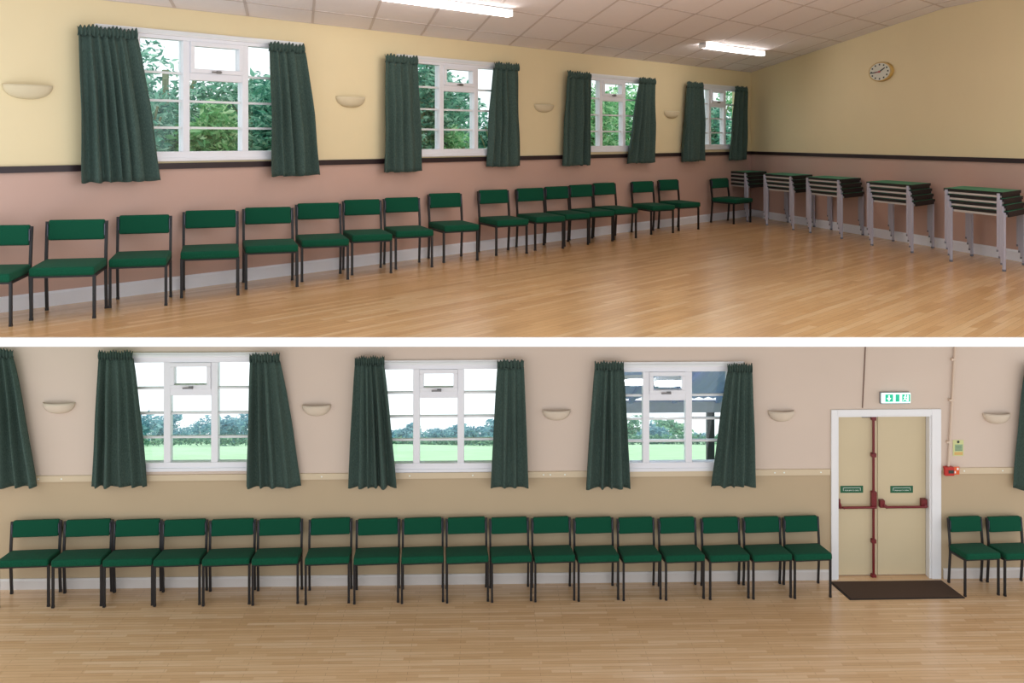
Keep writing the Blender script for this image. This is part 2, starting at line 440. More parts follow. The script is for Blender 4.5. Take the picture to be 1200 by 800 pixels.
# lower wall with windows and a doorway
RAIL_L = (BW.sz(0, 555.0)[1] + BW.sz(1200, 556.0)[1]) / 2
DS0, DS1 = BW.s_at(980.5), BW.s_at(1091); DZ1 = BW.sz(1040, 486)[1]
mb = MB()
wall_grid(mb, -7.5, 7.8, 0.0, 3.131, [(w['s0'], w['s1'], w['z0'], w['z1']) for w in LOW] + [(DS0, DS1, 0.0, DZ1)], 0.18, (RAIL_L,), (0, 1))
mb.build('wall_back', [M['sand'], M['blush']], None, (BW.O[0], BW.O[1], 0), BW.ang, 'structure')

# floors
FRONT = 6.60
qf = (CORNER[1] - FRONT) / 0.9745
fl = [(-5.05, FRONT), (CORNER[0] + RW.u[0] * qf, FRONT), CORNER, (CORNER[0] - LW.u[0] * 13.9, CORNER[1] - LW.u[1] * 13.9)]
fl[3] = (-4.95, FRONT + 0.02)
mb = MB(); mb.prism(fl, UFZ - 0.06, UFZ, 0); mb.m[0] = 1
mb.build('floor', [M['floor_up'], M['slabunder']], None, kind='structure')
mb = MB(); mb.box(-5.3, 7.0, FRONT - 0.03, FRONT - 0.002, UFZ - 0.0595, UFZ + 0.0005)
mb.build('trim_1', [M['offwhite']], None, kind='structure')
mb = MB(); mb.box(-7.4, 7.6, 5.6, 10.2, -0.12, 0.0)
mb.build('floor', [M['floor_low']], None, kind='structure')

# ceiling of the upper hall: board above, grid bars, lay-in tiles
cb = bmesh.new()
def cpt(t, q, dz=0.0):
    p = oblique(t, q); return Vector((p[0], p[1], ceil_h(q) + dz))
for qa, qb in ((0, KINKQ), (KINKQ, 11)):
    vs = [cb.verts.new(cpt(t, q, dz)) for dz in (0.012, 0.05) for t, q in ((0, qa), (16, qa), (16, qb), (0, qb))]
    for f in ((0, 1, 2, 3), (7, 6, 5, 4), (0, 4, 5, 1), (1, 5, 6, 2), (2, 6, 7, 3), (3, 7, 4, 0)): cb.faces.new([vs[i] for i in f])
r = bmesh.ops.bisect_plane(cb, geom=cb.verts[:] + cb.edges[:] + cb.faces[:], plane_co=(0, 6.3, 0), plane_no=(0, -1, 0), clear_outer=True)
bmesh.ops.recalc_face_normals(cb, faces=cb.faces)
me = bpy.data.meshes.new('ceiling'); cb.to_mesh(me); cb.free(); me.materials.append(M['tile'])
ceiling = link('ceiling', me, kind='structure')
qs = [0, 0.6, 1.755, 2.91, 4.065, 5.22, 6.4, 7.58]
ts = [0.0] + [0.41 + 0.77 * j for j in range(0, 18)]
gb = MB()
HALF = 0.015
def in_view(p, m=60):
    if p.y < 5: return False
    x = CX + F * p.x / p.y; y = HY - F * (p.z - CAMZ) / p.y
    return -m < x < 1200 + m and y > -m
for i in range(len(qs) - 1):
    for j in range(len(ts) - 1):
        a, b, c, d = ts[j], ts[j + 1], qs[i], qs[i + 1]
        if not any(in_view(cpt(t, q)) for t, q in ((a, c), (b, c), (a, d), (b, d))): continue
        g = HALF * 1.1
        cor = [cpt(a + g, c + g, 0.004), cpt(b - g, c + g, 0.004), cpt(b - g, d - g, 0.004), cpt(a + g, d - g, 0.004)]
        ctr = sum(cor, Vector()) / 4
        v = [p - ctr for p in cor] + [p - ctr + Vector((0, 0, 0.008)) for p in cor]
        mb = MB(); mb.add(v, [(0, 1, 2, 3), (7, 6, 5, 4), (0, 4, 5, 1), (1, 5, 6, 2), (2, 6, 7, 3), (3, 7, 4, 0)])
        mb.build('ceiling_tile', [M['tile']], ceiling, ctr)
        # grid bars round the tile
        for (t0, q0, t1, q1) in ((a - g, c - g, b + g, c + g), (a - g, c - g, a + g, d + g)):
            cs = [cpt(t0, q0, 0), cpt(t1, q0, 0), cpt(t1, q1, 0), cpt(t0, q1, 0)]
            gb.add(cs + [p + Vector((0, 0, 0.012)) for p in cs], [(0, 1, 2, 3), (7, 6, 5, 4), (0, 4, 5, 1), (1, 5, 6, 2), (2, 6, 7, 3), (3, 7, 4, 0)])
gb.build('ceiling_grid', [M['tbar']], ceiling)

# baseboards and dado rails
def strip(name, fr, s0, s1, z0, z1, d, m, cap=True):
    mb = MB()
    prof = [(0, z0), (-d, z0), (-d, z1 - 0.02 if cap else z1), (-d * 0.5, z1), (0, z1)] if cap else [(0, z0), (-d, z0), (-d, z1), (0, z1)]
    n = len(prof)
    v = [(s0, y, z) for y, z in prof] + [(s1, y, z) for y, z in prof]
    f = [(i, i + n, (i + 1) % n + n, (i + 1) % n) for i in range(n)] + [tuple(range(n)), tuple(range(2 * n - 1, n - 1, -1))]
    mb.add(v, f)
    return mb.build(name, [m], None, (fr.O[0], fr.O[1], 0), fr.ang, 'structure')
strip('baseboard_left', LW, -14.0, -0.003, UFZ, UFZ + 0.125, 0.018, M['skirting'])
strip('baseboard_right', RW, 0.02, QE, UFZ, UFZ + 0.125, 0.018, M['skirting'])
strip('baseboard_back', BW, -7.5, BW.s_at(973) - 0.01, 0, 0.105, 0.018, M['skirting_low'])
strip('baseboard_back', BW, BW.s_at(1104) + 0.01, 7.8, 0, 0.105, 0.018, M['skirting_low'])
strip('trim_2', LW, -14.0, -0.003, RAILZ_U - 0.027, RAILZ_U + 0.027, 0.022, M['darkrail'], False)
strip('trim_3', RW, 0.022, QE, RAILZ_U - 0.027, RAILZ_U + 0.027, 0.022, M['darkrail'], False)
rl = strip('trim_4', BW, -7.5, BW.s_at(973) - 0.005, RAIL_L - 0.03, RAIL_L + 0.03, 0.02, M['magnolia'], False)
rr = strip('trim_5', BW, BW.s_at(1104) + 0.005, 7.8, RAIL_L - 0.03, RAIL_L + 0.03, 0.02, M['magnolia'], False)
for rail, pxs in ((rl, (45, 72, 346, 377, 480, 554, 637, 645, 662, 908, 919, 962)), (rr, (1130, 1175))):
    for px in pxs:
        s_ = BW.s_at(px, 0.02)
        mb = MB(); mb.disc((s_, RAIL_L), 0.008, 0.008, -0.023, -0.0195, 8)
        mb.build('screw_head', [M['signwhite']], rail)

# ------------------------------------------------------------------ windows
def window(idx, fr, w):
    sc, zb = (w['s0'] + w['s1']) / 2, w['z0']
    root = struct_root('window_%d' % idx, fr.at(sc, zb), fr.ang)
    W, Hh = (w['s1'] - w['s0']) / 2, w['z1'] - w['z0']
    m1, m2 = fr.s_at(w['m1']) - sc, fr.s_at(w['m2']) - sc
    y0, y1 = -0.012, 0.075
    fw = 0.055
    side_bar_z = [z - zb for z in w['zb']]; cen_z = [z - zb for z in w['zc']]; ztr = w['ztr'] - zb
    mb = MB()
    mb.box(-W, W, y0, y1, Hh - fw, Hh); mb.box(-W, W, y0, y1, 0.0, fw + 0.03)
    mb.box(-W, -W + fw, y0, y1, fw + 0.03, Hh - fw); mb.box(W - fw, W, y0, y1, fw + 0.03, Hh - fw)
    mb.build('frame', [M['upvc']], root, bevel=0.004)
    mb = MB(); mb.box(-W - 0.02, W + 0.02, -0.024, -0.0125, -0.004, 0.03)
    mb.build('sill', [M['upvc']], root, bevel=0.004)
    mw = 0.034
    for m in (m1, m2):
        mb = MB(); mb.box(m - mw, m + mw, y0 + 0.002, y1, fw + 0.03, Hh - fw); mb.build('mullion', [M['upvc']], root, bevel=0.004)
    mb = MB(); mb.box(m1 + mw, m2 - mw, y0 + 0.002, y1, ztr - 0.034, ztr + 0.034); mb.build('transom', [M['upvc']], root, bevel=0.004)
    # opening vent with its own sash and stay
    a, b, c, d = m1 + mw, m2 - mw, ztr + 0.034, Hh - fw
    fs = 0.042
    mb = MB()
    mb.box(a, b, y0 - 0.012, y1 - 0.02, d - fs, d); mb.box(a, b, y0 - 0.012, y1 - 0.02, c, c + fs)
    mb.box(a, a + fs, y0 - 0.012, y1 - 0.02, c + fs, d - fs); mb.box(b - fs, b, y0 - 0.012, y1 - 0.02, c + fs, d - fs)
    sash = mb.build('vent_sash', [M['upvc']], root, bevel=0.004)
    mb = MB(); xm = (a + b) / 2
    mb.box(xm - 0.012, xm + 0.03, y0 - 0.03, y0 - 0.012, c + 0.005, c + 0.03); mb.box(xm - 0.07, xm + 0.03, y0 - 0.042, y0 - 0.03, c + 0.008, c + 0.022)
    mb.build('handle', [M['steel']], sash)
    def pane(x0, x1, za, zb_):
        mb = MB(); mb.box(x0, x1, 0.03, 0.036, za, zb_); mb.build('pane', [M['glass']], root)
    pane(a + fs, b - fs, c + fs, d - fs)
    bh = 0.011
    def light(x0, x1, z0, z1, bars):
        zz = [z0] + bars[::-1] + [z1]
        for k in range(len(zz) - 1):
            pane(x0, x1, zz[k] + (bh if k else 0), zz[k + 1] - (bh if k < len(zz) - 2 else 0))
        for z in bars:
            mb = MB(); mb.box(x0, x1, 0.018, 0.048, z - bh, z + bh); mb.build('glazing_bar', [M['bar']], root)
    light(-W + fw, m1 - mw, fw + 0.03, Hh - fw, side_bar_z)
    light(m2 + mw, W - fw, fw + 0.03, Hh - fw, side_bar_z)
    light(a, b, fw + 0.03, ztr - 0.034, cen_z)
    return root
for i, w in enumerate(UPW): window(i + 1, LW, w)
for i, w in enumerate(LOW): window(i + 5, BW, w)

# curtain tracks: a slim white board over each window
def track(fr, pl, pr, x, ytop, ybot, label):
    s0, s1 = fr.s_at(pl, 0.03), fr.s_at(pr, 0.03)
    zt, zb = fr.sz(x, ytop, 0.03)[1], fr.sz(x, ybot, 0.03)[1]
    sc = (s0 + s1) / 2; h = (s1 - s0) / 2
    t = thing('curtain_rail', label, 'curtain rail', fr.at(sc, zb), fr.ang, 'white curtain rails over the windows')
    mb = MB(); mb.box(-h, h, -0.03, -0.0005, 0, zt - zb); mb.build('board', [M['white']], t, bevel=0.004)
    mb = MB(); mb.box(-h + 0.02, h - 0.02, -0.042, -0.03, (zt - zb) * 0.3, (zt - zb) * 0.3 + 0.02); mb.build('track', [M['bar']], t)
track(LW, 112, 356, 250, 40, 46, 'white curtain rail over the large window at the upper hall left end')
track(LW, 466, 604, 538, 69.5, 75, 'white curtain rail over second window from left in upper hall')
track(LW, 679, 766, 717, 88, 92.5, 'white curtain rail over third window from left in upper hall')
track(LW, 816, 874, 840, 99.3, 103, 'white curtain rail over the small window beside the upper hall corner')
track(BW, 122, 318, 224, 413, 419, 'white curtain rail over the left window of the lower hall')
track(BW, 424, 606, 515, 422, 428, 'white curtain rail over the middle window of the lower hall')
track(BW, 704, 872, 781, 424, 430.5, 'white curtain rail over right window of lower hall beside fire doors')

# ------------------------------------------------------------------ curtains
def curtain(fr, tl, tr, bl, br, ytl, yb, label, seed, folds=5, group='green curtains'):
    rnd = random.Random(seed)
    D = 0.115
    pt_, pb_ = (tl + tr) / 2, (bl + br) / 2
    zt, zb = fr.sz(pt_, ytl, D)[1], fr.sz(pb_, yb, D)[1]
    s = [fr.s_at(p, D) for p in (tl, tr, bl, br)]
    sc = (s[2] + s[3]) / 2
    root = thing('curtain', label, 'curtain', fr.at(sc, zb), fr.ang, group)
    s = [v - sc for v in s]; Hc = zt - zb
    NU, NV = folds * 14, 26
    ph = rnd.uniform(0, 6.28); ph2 = rnd.uniform(0, 6.28); warp = rnd.uniform(0.25, 0.6)
    amp = [rnd.uniform(0.5, 1.2) for _ in range(folds * 2 + 4)]
    def wave(u, v):
        uu = u + warp * 0.12 * sin(2 * pi * u + ph2) + 0.03 * sin(3 * v + ph) * u * (1 - u)
        a = sin(2 * pi * folds * uu + ph)
        a = math.copysign(abs(a) ** 0.75, a)
        b = sin(2 * pi * folds * 2.3 * uu + ph2)
        q_ = u * folds * 2; i_ = int(q_); t_ = q_ - i_; t_ = t_ * t_ * (3 - 2 * t_)
        a *= amp[i_] * (1 - t_) + amp[i_ + 1] * t_
        k = min(1, 0.4 + 1.2 * v)
        return k * (0.052 * a + 0.010 * b * (1 - v) + 0.006 * sin(9 * v + 7 * u + ph))
    HD = 0.075                                        # gathered heading
    v_, f_ = [], []
    for j in range(NV + 1):
        v = j / NV; e = v ** 0.85
        for i in range(NU + 1):
            u = i / NU
            x = (s[0] + (s[1] - s[0]) * u) * (1 - e) + (s[2] + (s[3] - s[2]) * u) * e
            x += 0.012 * sin(2 * pi * folds * u + ph + 1.2) * v
            z = (Hc - HD) * (1 - v) + (0.006 * sin(2 * pi * folds * u + ph) if j == NV else 0)
            v_.append((x, -0.098 - wave(u, v), z))
    for j in range(NV):
        for i in range(NU):
            a = j * (NU + 1) + i; f_.append((a, a + NU + 1, a + NU + 2, a + 1))
    mb = MB(); mb.add(v_, f_, 0, True); d = mb.build('drape', [M['curtain'], M['lining']], root)
    md = d.modifiers.new('thickness', 'SOLIDIFY'); md.thickness = 0.004; md.offset = -1 ; md.material_offset = 0
    v_, f_ = [], []
    nt_ = folds * 30
    for j in range(6):
        v = j / 5
        for i in range(nt_ + 1):
            u = i / nt_
            x = s[0] + (s[1] - s[0]) * u
            wv = 0.016 * sin(2 * pi * folds * 2.5 * u + ph) * (0.6 + 0.4 * cos(3 * v))
            z = Hc - HD - 0.012 + (HD + 0.012 + 0.012 * sin(2 * pi * folds * 2.5 * u + ph + 0.7) + 0.008 * sin(17 * u + ph2)) * v
            v_.append((x, -0.098 - wv - 0.012 * sin(pi * v), z))
    for j in range(5):
        for i in range(nt_):
            a = j * (nt_ + 1) + i; f_.append((a, a + 1, a + nt_ + 2, a + nt_ + 1))
    mb = MB(); mb.add(v_, f_, 0, True); d = mb.build('heading', [M['curtain']], root)
    md = d.modifiers.new('thickness', 'SOLIDIFY'); md.thickness = 0.004; md.offset = -1
    return root
G1, G2 = 'green curtains of the upper hall', 'green curtains of the lower hall'
UC = [(97, 167, 101, 194, 32, 213, 'wide dark green curtain left of the large window, upper hall left end', 6),
      (321, 363, 324, 379, 51, 206, 'dark green curtain right of the large window at the upper hall left end', 4),
      (457, 495, 455, 500, 65, 201.5, 'green curtain left of the second window in the upper hall', 4),
      (585, 614, 578, 618, 74, 195, 'green curtain right of the second window in the upper hall', 4),
      (671, 699, 665, 698, 84.5, 194, 'green curtain left of the third window in the upper hall', 4),
      (755, 774, 741, 773, 91.5, 191, 'green curtain right of third window in upper hall, swept aside at its foot', 4),
      (811, 830, 805, 831, 96.5, 189, 'green curtain left of the window beside the upper hall corner', 4),
      (867, 882, 859, 880, 101.5, 187.5, 'narrow green curtain hanging right in the corner of the upper hall', 3)]
for i, (tl, tr, bl, br, yt, yb, lab, nf) in enumerate(UC):
    curtain(LW, tl - 5, tr - 5, bl - 5, br - 5, yt, yb, lab, 11 + i, nf, G1)
LC = [(-34, 14, -60, 42, 410, 572, 'dark green curtain cut off by the left photo edge in the lower hall', 5),
      (114, 155, 106, 172, 412, 571, 'green curtain left of the left window in the lower hall', 5),
      (292, 327, 286, 350, 415, 572, 'flared green curtain right of the left window in the lower hall', 4),
      (416, 450, 409, 466, 418.5, 572, 'green curtain left of the middle window in the lower hall', 5),
      (583, 614, 575, 619, 422.5, 572, 'narrow green curtain right of the middle window in the lower hall', 3),
      (697, 731, 686, 738, 424.5, 573, 'green curtain left of the right window in the lower hall', 4),
      (853, 882, 834, 886, 427, 571, 'green curtain right of right window in lower hall, swept aside at its foot', 4),
      (1203, 1240, 1192, 1258, 428, 573, 'sliver of green curtain at the right photo edge in the lower hall', 4)]
for i, (tl, tr, bl, br, yt, yb, lab, nf) in enumerate(LC):
    curtain(BW, tl, tr, bl, br, yt, yb, lab, 41 + i, nf, G2)

# ------------------------------------------------------------------ plaster wall lights
def sconce(fr, xl, xr, yt, yb, label, group, m):
    c = (xl + xr) / 2
    s0, s1 = fr.s_at(xl, 0.02), fr.s_at(xr, 0.02)
    zt, zb = fr.sz(c, yt, 0.05)[1], fr.sz(c, yb, 0.05)[1]
    sc = (s0 + s1) / 2; a = (s1 - s0) / 2; h = zt - zb; dep = 0.075
    root = thing('wall_light', label, 'wall light', fr.at(sc, zb), fr.ang, group)
    v, f = [], []
    NA, NB = 24, 8
    for j in range(NB + 1):
        ph = (pi / 2) * j / NB
        for i in range(NA + 1):
            th = pi * i / NA
            rr = cos(ph) ** 0.8 if j < NB else 0.02
            v.append((a * rr * cos(th), -dep * rr * sin(th) - 0.0005, h - h * sin(ph)))
    for j in range(NB):
        for i in range(NA):
            p = j * (NA + 1) + i; f.append((p, p + NA + 1, p + NA + 2, p + 1))
    mb = MB(); mb.add(v, f, 0, True); o = mb.build('bowl', [m], root)
    md = o.modifiers.new('thickness', 'SOLIDIFY'); md.thickness = 0.006; md.offset = -1
    # rim lip and lamp holder inside the bowl
    pts = [(a * cos(pi * i / 20), -dep * sin(pi * i / 20) - 0.001, h) for i in range(21)]
    mb = MB(); mb.tube(pts, 0.004, 6, 0, True, up=(0, 0, 1)); mb.build('rim', [m], root)
    mb = MB(); mb.box(-0.03, 0.03, -0.02, -0.001, h * 0.45, h * 0.8); mb.tube([(0, -0.02, h * 0.6), (0, -0.055, h * 0.6)], 0.014, 8); mb.build('lamp_holder', [M['lampbody']], root)
GS1, GS2 = 'plaster wall lights of the upper hall', 'plaster wall lights of the lower hall'
for (xl, xr, yt, yb, lab) in [(6, 64, 99.5, 115, 'cream plaster half-bowl wall light at far left of the upper hall'),
                              (397, 430, 113.5, 125, 'cream half-bowl wall light between first and second windows, upper hall'),
                              (629, 651, 122.5, 131, 'cream half-bowl wall light between second and third windows, upper hall'),
                              (781, 798, 130, 138, 'small cream half-bowl wall light between third and corner windows, upper hall')]:
    sconce(LW, xl - 2, xr - 2, yt, yb, lab, GS1, M['plaster'])
for (xl, xr, yt, yb, lab) in [(50, 87, 473, 485, 'half-bowl plaster wall light left of the left window, lower hall'),
                              (354, 387, 475.5, 488, 'half-bowl plaster wall light between left and middle windows, lower hall'),
                              (636, 668, 481.5, 493, 'half-bowl plaster wall light between middle and right windows, lower hall'),
                              (901, 931, 482.5, 494.5, 'half-bowl plaster wall light between right window and fire doors, lower hall'),
                              (1153, 1184, 485.5, 497, 'half-bowl plaster wall light right of the fire doors, lower hall')]:
    sconce(BW, xl, xr, yt, yb, lab, GS2, M['plaster2'])

# ------------------------------------------------------------------ chairs
def make_chair(w, d, H, tilt, label, low=0.0):
    """padded visitor chair facing -y, origin on the floor between the rear legs"""
    root = thing('padded_chair', label, 'chair', (0, 0, 0))
    r = 0.0115; hw = w / 2 - r; SH = 0.375 * (H / 0.75) - low; rise = (d - 0.03) * math.tan(tilt)
    for sx in (-1, 1):
        mb = MB(); mb.tube([(sx * hw, -d + 0.02, 0.006), (sx * hw, -d + 0.02, SH + rise - 0.004)], r); mb.tube([(sx * hw, -d + 0.02, 0), (sx * hw, -d + 0.02, 0.02)], r * 1.12)
        mb.build('leg', [M['black']], root)
        mb = MB(); mb.tube([(sx * hw, -0.012, 0.006), (sx * hw, -0.04, SH), (sx * hw, -0.03, SH + 0.12), (sx * hw, 0.0, H - 0.01)], r)
        mb.tube([(sx * hw, -0.012, 0), (sx * hw, -0.013, 0.02)], r * 1.12)
        mb.build('leg', [M['black']], root)
    mb = MB()
    z0, z1 = SH - 0.012, SH + 0.010
    mb.box(-hw + r, hw - r, -d + 0.01, -d + 0.03, z0 + rise, z1 + rise); mb.box(-hw + r, hw - r, -0.05, -0.03, z0, z1)
    for sx in (-1, 1): mb.prism([(-d + 0.01, z0 + rise), (-0.03, z0), (-0.03, z1), (-d + 0.01, z1 + rise)], sx * hw - r, sx * hw + r)
    b_ = len(mb.v) - 16; mb.v[b_:] = [(p[2], p[0], p[1]) for p in mb.v[b_:]]
    mb.build('seat_frame', [M['black']], root)
    me = cushion(w - 0.006, d + 0.012, 0.068, 0.02, 0.010)
    me.materials.append(M['seat'])
    seat = link('seat', me, root); seat.location = (0, -0.012, SH + 0.004); seat.rotation_euler = (-tilt, 0, 0)
    if tilt: seat.location = (0, -0.012, SH + 0.004 - 0.0)
    me = cushion(w - 4 * r - 0.004, 0.05, 0.165, 0.016, 0.0); me.materials.append(M['seat'])
    back = link('backrest', me, root); back.location = (0, 0.002, H - 0.165); back.rotation_euler = (radians(-9), 0, 0)
    for sx in (-1, 1):
        mb = MB(); x = sx * (w / 2 - 2 * r - 0.002)
        mb.box(min(x, x + sx * 0.008), max(x, x + sx * 0.008), -0.035, 0.006, H - 0.125, H - 0.03)
        mb.build('side_clip', [M['clip']], root)
    return root
UCH = [ # back left, back right, top y, rear foot y, heading
    (-27, 39, 264, 369, 9), (54, 127, 257.5, 362, 12), (137, 202, 252, 349, 15), (214, 280, 246.5, 338, 17),
    (284, 344, 243, 328, 19), (346, 400, 238, 320, 20), (401, 447, 234, 312, 22), (449, 492, 231.5, 306, 24),
    (501, 541, 226.5, 298, 28), (559.5, 596, 222.5, 289, 31), (604, 637.5, 220.5, 284, 32), (637.5, 666, 218.5, 279.5, 33),
    (666, 694, 216.5, 275, 34), (694, 721, 214.3, 271, 35), (739, 765.5, 212.5, 265.5, 33), (770.5, 794.5, 210.5, 262.5, 35),
    (832, 853, 209, 259.5, 44)]
ORD = ['first', 'second', 'third', 'fourth', 'fifth', 'sixth', 'seventh', 'eighth', 'ninth', 'tenth', 'eleventh', 'twelfth', 'thirteenth', 'fourteenth', 'fifteenth', 'sixteenth', 'seventeenth', 'eighteenth']
ULAB = ['green padded chair cut off by the left photo edge, upper hall',
        'green padded chair under left side of the large upper hall window, second from left',
        'green padded chair below the wide left curtain of upper hall, third from left',
        'green padded chair with small gap on its left, fourth from left, upper hall',
        'green padded chair, fifth from left in the upper hall row',
        'green padded chair, sixth from left in the upper hall row',
        'green padded chair, seventh from left in the upper hall row',
        'green padded chair, eighth from left, last of the touching run, upper hall',
        'lone green padded chair with gaps both sides under second upper hall window',
        'green padded chair below the narrow curtain right of second upper hall window',
        'green padded chair, leftmost of the tight run of four, upper hall',
        'green padded chair, second from left of the tight run of four, upper hall',
        'green padded chair, third from left of the tight run of four, upper hall',
        'green padded chair, rightmost of the tight run of four, upper hall',
        'green padded chair, left of the pair under the third upper hall window curtain',
        'green padded chair, right of the pair under the third upper hall window curtain',
        'green padded chair turned sideways beside the corner table stack, upper hall']
protoU = make_chair(0.48, 0.47, 0.73, radians(-1.5), ULAB[0], 0.018); protoU['group'] = 'green padded chairs in the upper hall'
EYE = CAMZ - UFZ
for i, (xl, xr, yt, yr, psi) in enumerate(UCH):
    a = radians(psi); Z = F * EYE / (yr - HY); k = ((xl + xr) / 2 - CX) / F
    Wd = (cos(a), sin(a)); sx = 1.0
    for _ in range(40):
        X = k * Z
        den = F * (Wd[0] * Z - X * Wd[1]) / Z ** 2
        sx = min(1.1, max(0.8, (xr - xl) / den / 0.48))
        hw = 0.24 * sx
        back = (sin(a) * -1, cos(a))                         # away from the sitter
        worst = 9
        for e in (-1, 1):
            q = (X + Wd[0] * hw * e + back[0] * 0.03, Z + Wd[1] * hw * e + back[1] * 0.03)
            worst = min(worst, (q[0] - CORNER[0]) * LW.n[0] + (q[1] - CORNER[1]) * LW.n[1])
        if worst > 0.03: break
        Z -= 0.02
    h = EYE - (yt - HY) * Z / F
    sz = min(1.12, max(0.88, h / 0.73))
    loc, scl = (k * Z, Z, UFZ), (sx, 1.0, sz)
    if i == 0: protoU.location = loc; protoU.rotation_euler = (0, 0, a); protoU.scale = scl
    else: dup_tree(protoU, loc, a, scl)['label'] = ULAB[i]

LCH = [(14, 72, 609), (76, 132, 608.5), (134, 190, 608.5), (191, 243.5, 608.5), (246, 300, 608), (302, 355, 607.5), (362, 413, 607),
       (417, 469, 607.5), (471, 520, 606.5), (522, 571, 606), (573, 620, 606), (622, 669, 605.5), (671, 719, 606), (722, 767, 606),
       (770, 816, 606), (820, 867, 606), (869, 915, 605.5), (916, 960, 604.5), (1109, 1151, 605), (1154, 1198, 605)]
LLAB = []
for i in range(18):
    LLAB.append('green padded chair, %s from left in the lower hall row of eighteen' % ORD[i])
LLAB[0] = 'green padded chair at the left end of the lower hall row of eighteen'
LLAB[17] = 'green padded chair at the right end of the lower hall row, beside fire doors'
LLAB += ['green padded chair right of the fire doors, nearer the door frame, lower hall', 'green padded chair right of the fire doors, cut off by right photo edge, lower hall']
protoL = make_chair(0.48, 0.33, 0.74, radians(7), LLAB[0]); protoL['group'] = 'green padded chairs in the lower hall'
for i, (xl, xr, yt) in enumerate(LCH):
    a = BW.ang + radians(3.5); d = 0.075
    sc = BW.s_at((xl + xr) / 2, d); p = BW.pt(sc, d)
    den = F / p[1]; sx = (xr - xl - 0.4) / den / 0.48
    h = CAMZ - (yt - HY) * (p[1] + 0.0) / F
    loc, scl = (p[0], p[1], 0.0), (sx, 1.0, h / 0.74)
    if i == 0: protoL.location = loc; protoL.rotation_euler = (0, 0, a); protoL.scale = scl
    else: dup_tree(protoL, loc, a, scl)['label'] = LLAB[i]

# ------------------------------------------------------------------ stacked tables along the gable wall
TL, TD, TH, TSTEP, SKEW = 0.92, 0.55, 0.632, 0.066, 0.66
def make_table():
    """school table whose top is a slanted four-sided board; legs stand outside the long edges so tables nest"""
    root = thing('stacking_table', '', 'table', (0, 0, 0))
    zt = TH; sk = lambda x, y: (x - SKEW * y, y)
    def slab(x0, x1, y0, y1, z0, z1, name, m):
        mb = MB(); mb.prism([sk(x0, y0), sk(x1, y0), sk(x1, y1), sk(x0, y1)], z0, z1); return mb.build(name, [m], root)
    A, B = TL / 2, TD / 2
    slab(-A, A, -B, B, zt - 0.014, zt, 'tabletop', M['tabletop'])
    mb = MB(); e = 0.003
    for (a, b, c, d) in ((-A - e, A + e, -B - e, -B), (-A - e, A + e, B, B + e), (-A - e, -A, -B, B), (A, A + e, -B, B)):
        mb.prism([sk(a, c), sk(b, c), sk(b, d), sk(a, d)], zt - 0.034, zt - 0.001)  # dark band carried below the board, standing in for shade between tables
    mb.build('edge_band', [M['tableedge']], root)
    for sy in (-1, 1):
        y = sy * (B - 0.012); slab(-A + 0.02, A - 0.02, y - 0.01, y + 0.01, zt - 0.058, zt - 0.034, 'side_rail', M['tablerail'])
    for sx in (-1, 1):
        x = sx * (A - 0.012); slab(x - 0.01, x + 0.01, -B + 0.022, B - 0.022, zt - 0.062, zt - 0.014, 'end_rail', M['tableedge'])
    r = 0.013
    for sx in (-1, 1):
        for sy in (-1, 1):
            x, y = sk(sx * (A - 0.05), sy * (B + 0.0045 + r))
            mb = MB(); mb.tube([(x, y, 0.02), (x, y, zt - 0.014)], r); mb.box(x - 0.012, x + 0.012, y - r - 0.006 if sy > 0 else y, y if sy > 0 else y + r + 0.006, zt - 0.056, zt - 0.038)
            leg = mb.build('leg', [M['tablemetal']], root, bevel=0.003)
            mb = MB(); mb.tube([(x, y, 0.0), (x, y, 0.022)], r * 1.02, 4); mb.build('foot_cap', [M['foot']], leg)
    return root
tproto = make_table()
# near front foot and far front foot of every stack, in the photograph
TST = [((880, 259.5), (852, 254.5)), ((934, 269.5), (899, 263)), ((991, 280), (949, 272)), ((1071, 297), (1017, 286)), ((1177, 318), (1110, 305))]
TN = ['of the corner stack behind the sideways chair', 'of the second stack from the corner', 'of the middle stack of five', 'of the fourth stack from the corner', 'of the nearest stack, at right photo edge']
LV = ['bottom', 'third down', 'second down', '']
first = True
for si, ((nx, ny), (fx, fy)) in enumerate(TST):
    Zn = F * EYE / (ny - HY); Zf = F * EYE / (fy - HY)
    Pn, Pf = ((nx - CX) / F * Zn, Zn), ((fx - CX) / F * Zf, Zf)
    cxy = ((Pn[0] + Pf[0]) / 2, (Pn[1] + Pf[1]) / 2)
    q = (cxy[0] - CORNER[0]) * RW.u[0] + (cxy[1] - CORNER[1]) * RW.u[1]
    dist = (cxy[0] - CORNER[0]) * RW.n[0] + (cxy[1] - CORNER[1]) * RW.n[1] - TD / 2; q -= SKEW * TD / 2
    dist = max(dist, TD / 2 + 0.05)
    for k in range(4):
        pos = RW.pt(q + 0.042 - 0.028 * k, dist)
        lab = 'grey-legged stacking table, %s %s' % (LV[k], TN[si])
        if k == 3: lab = 'green-topped table on top %s' % TN[si]
        loc = (pos[0], pos[1], UFZ + TSTEP * k)
        if first:
            t = tproto; t.location = loc; t.rotation_euler = (0, 0, RW.ang); first = False
        else: t = dup_tree(tproto, loc, RW.ang)
        t['label'] = lab; t['group'] = 'stacked tables along the upper hall end wall'

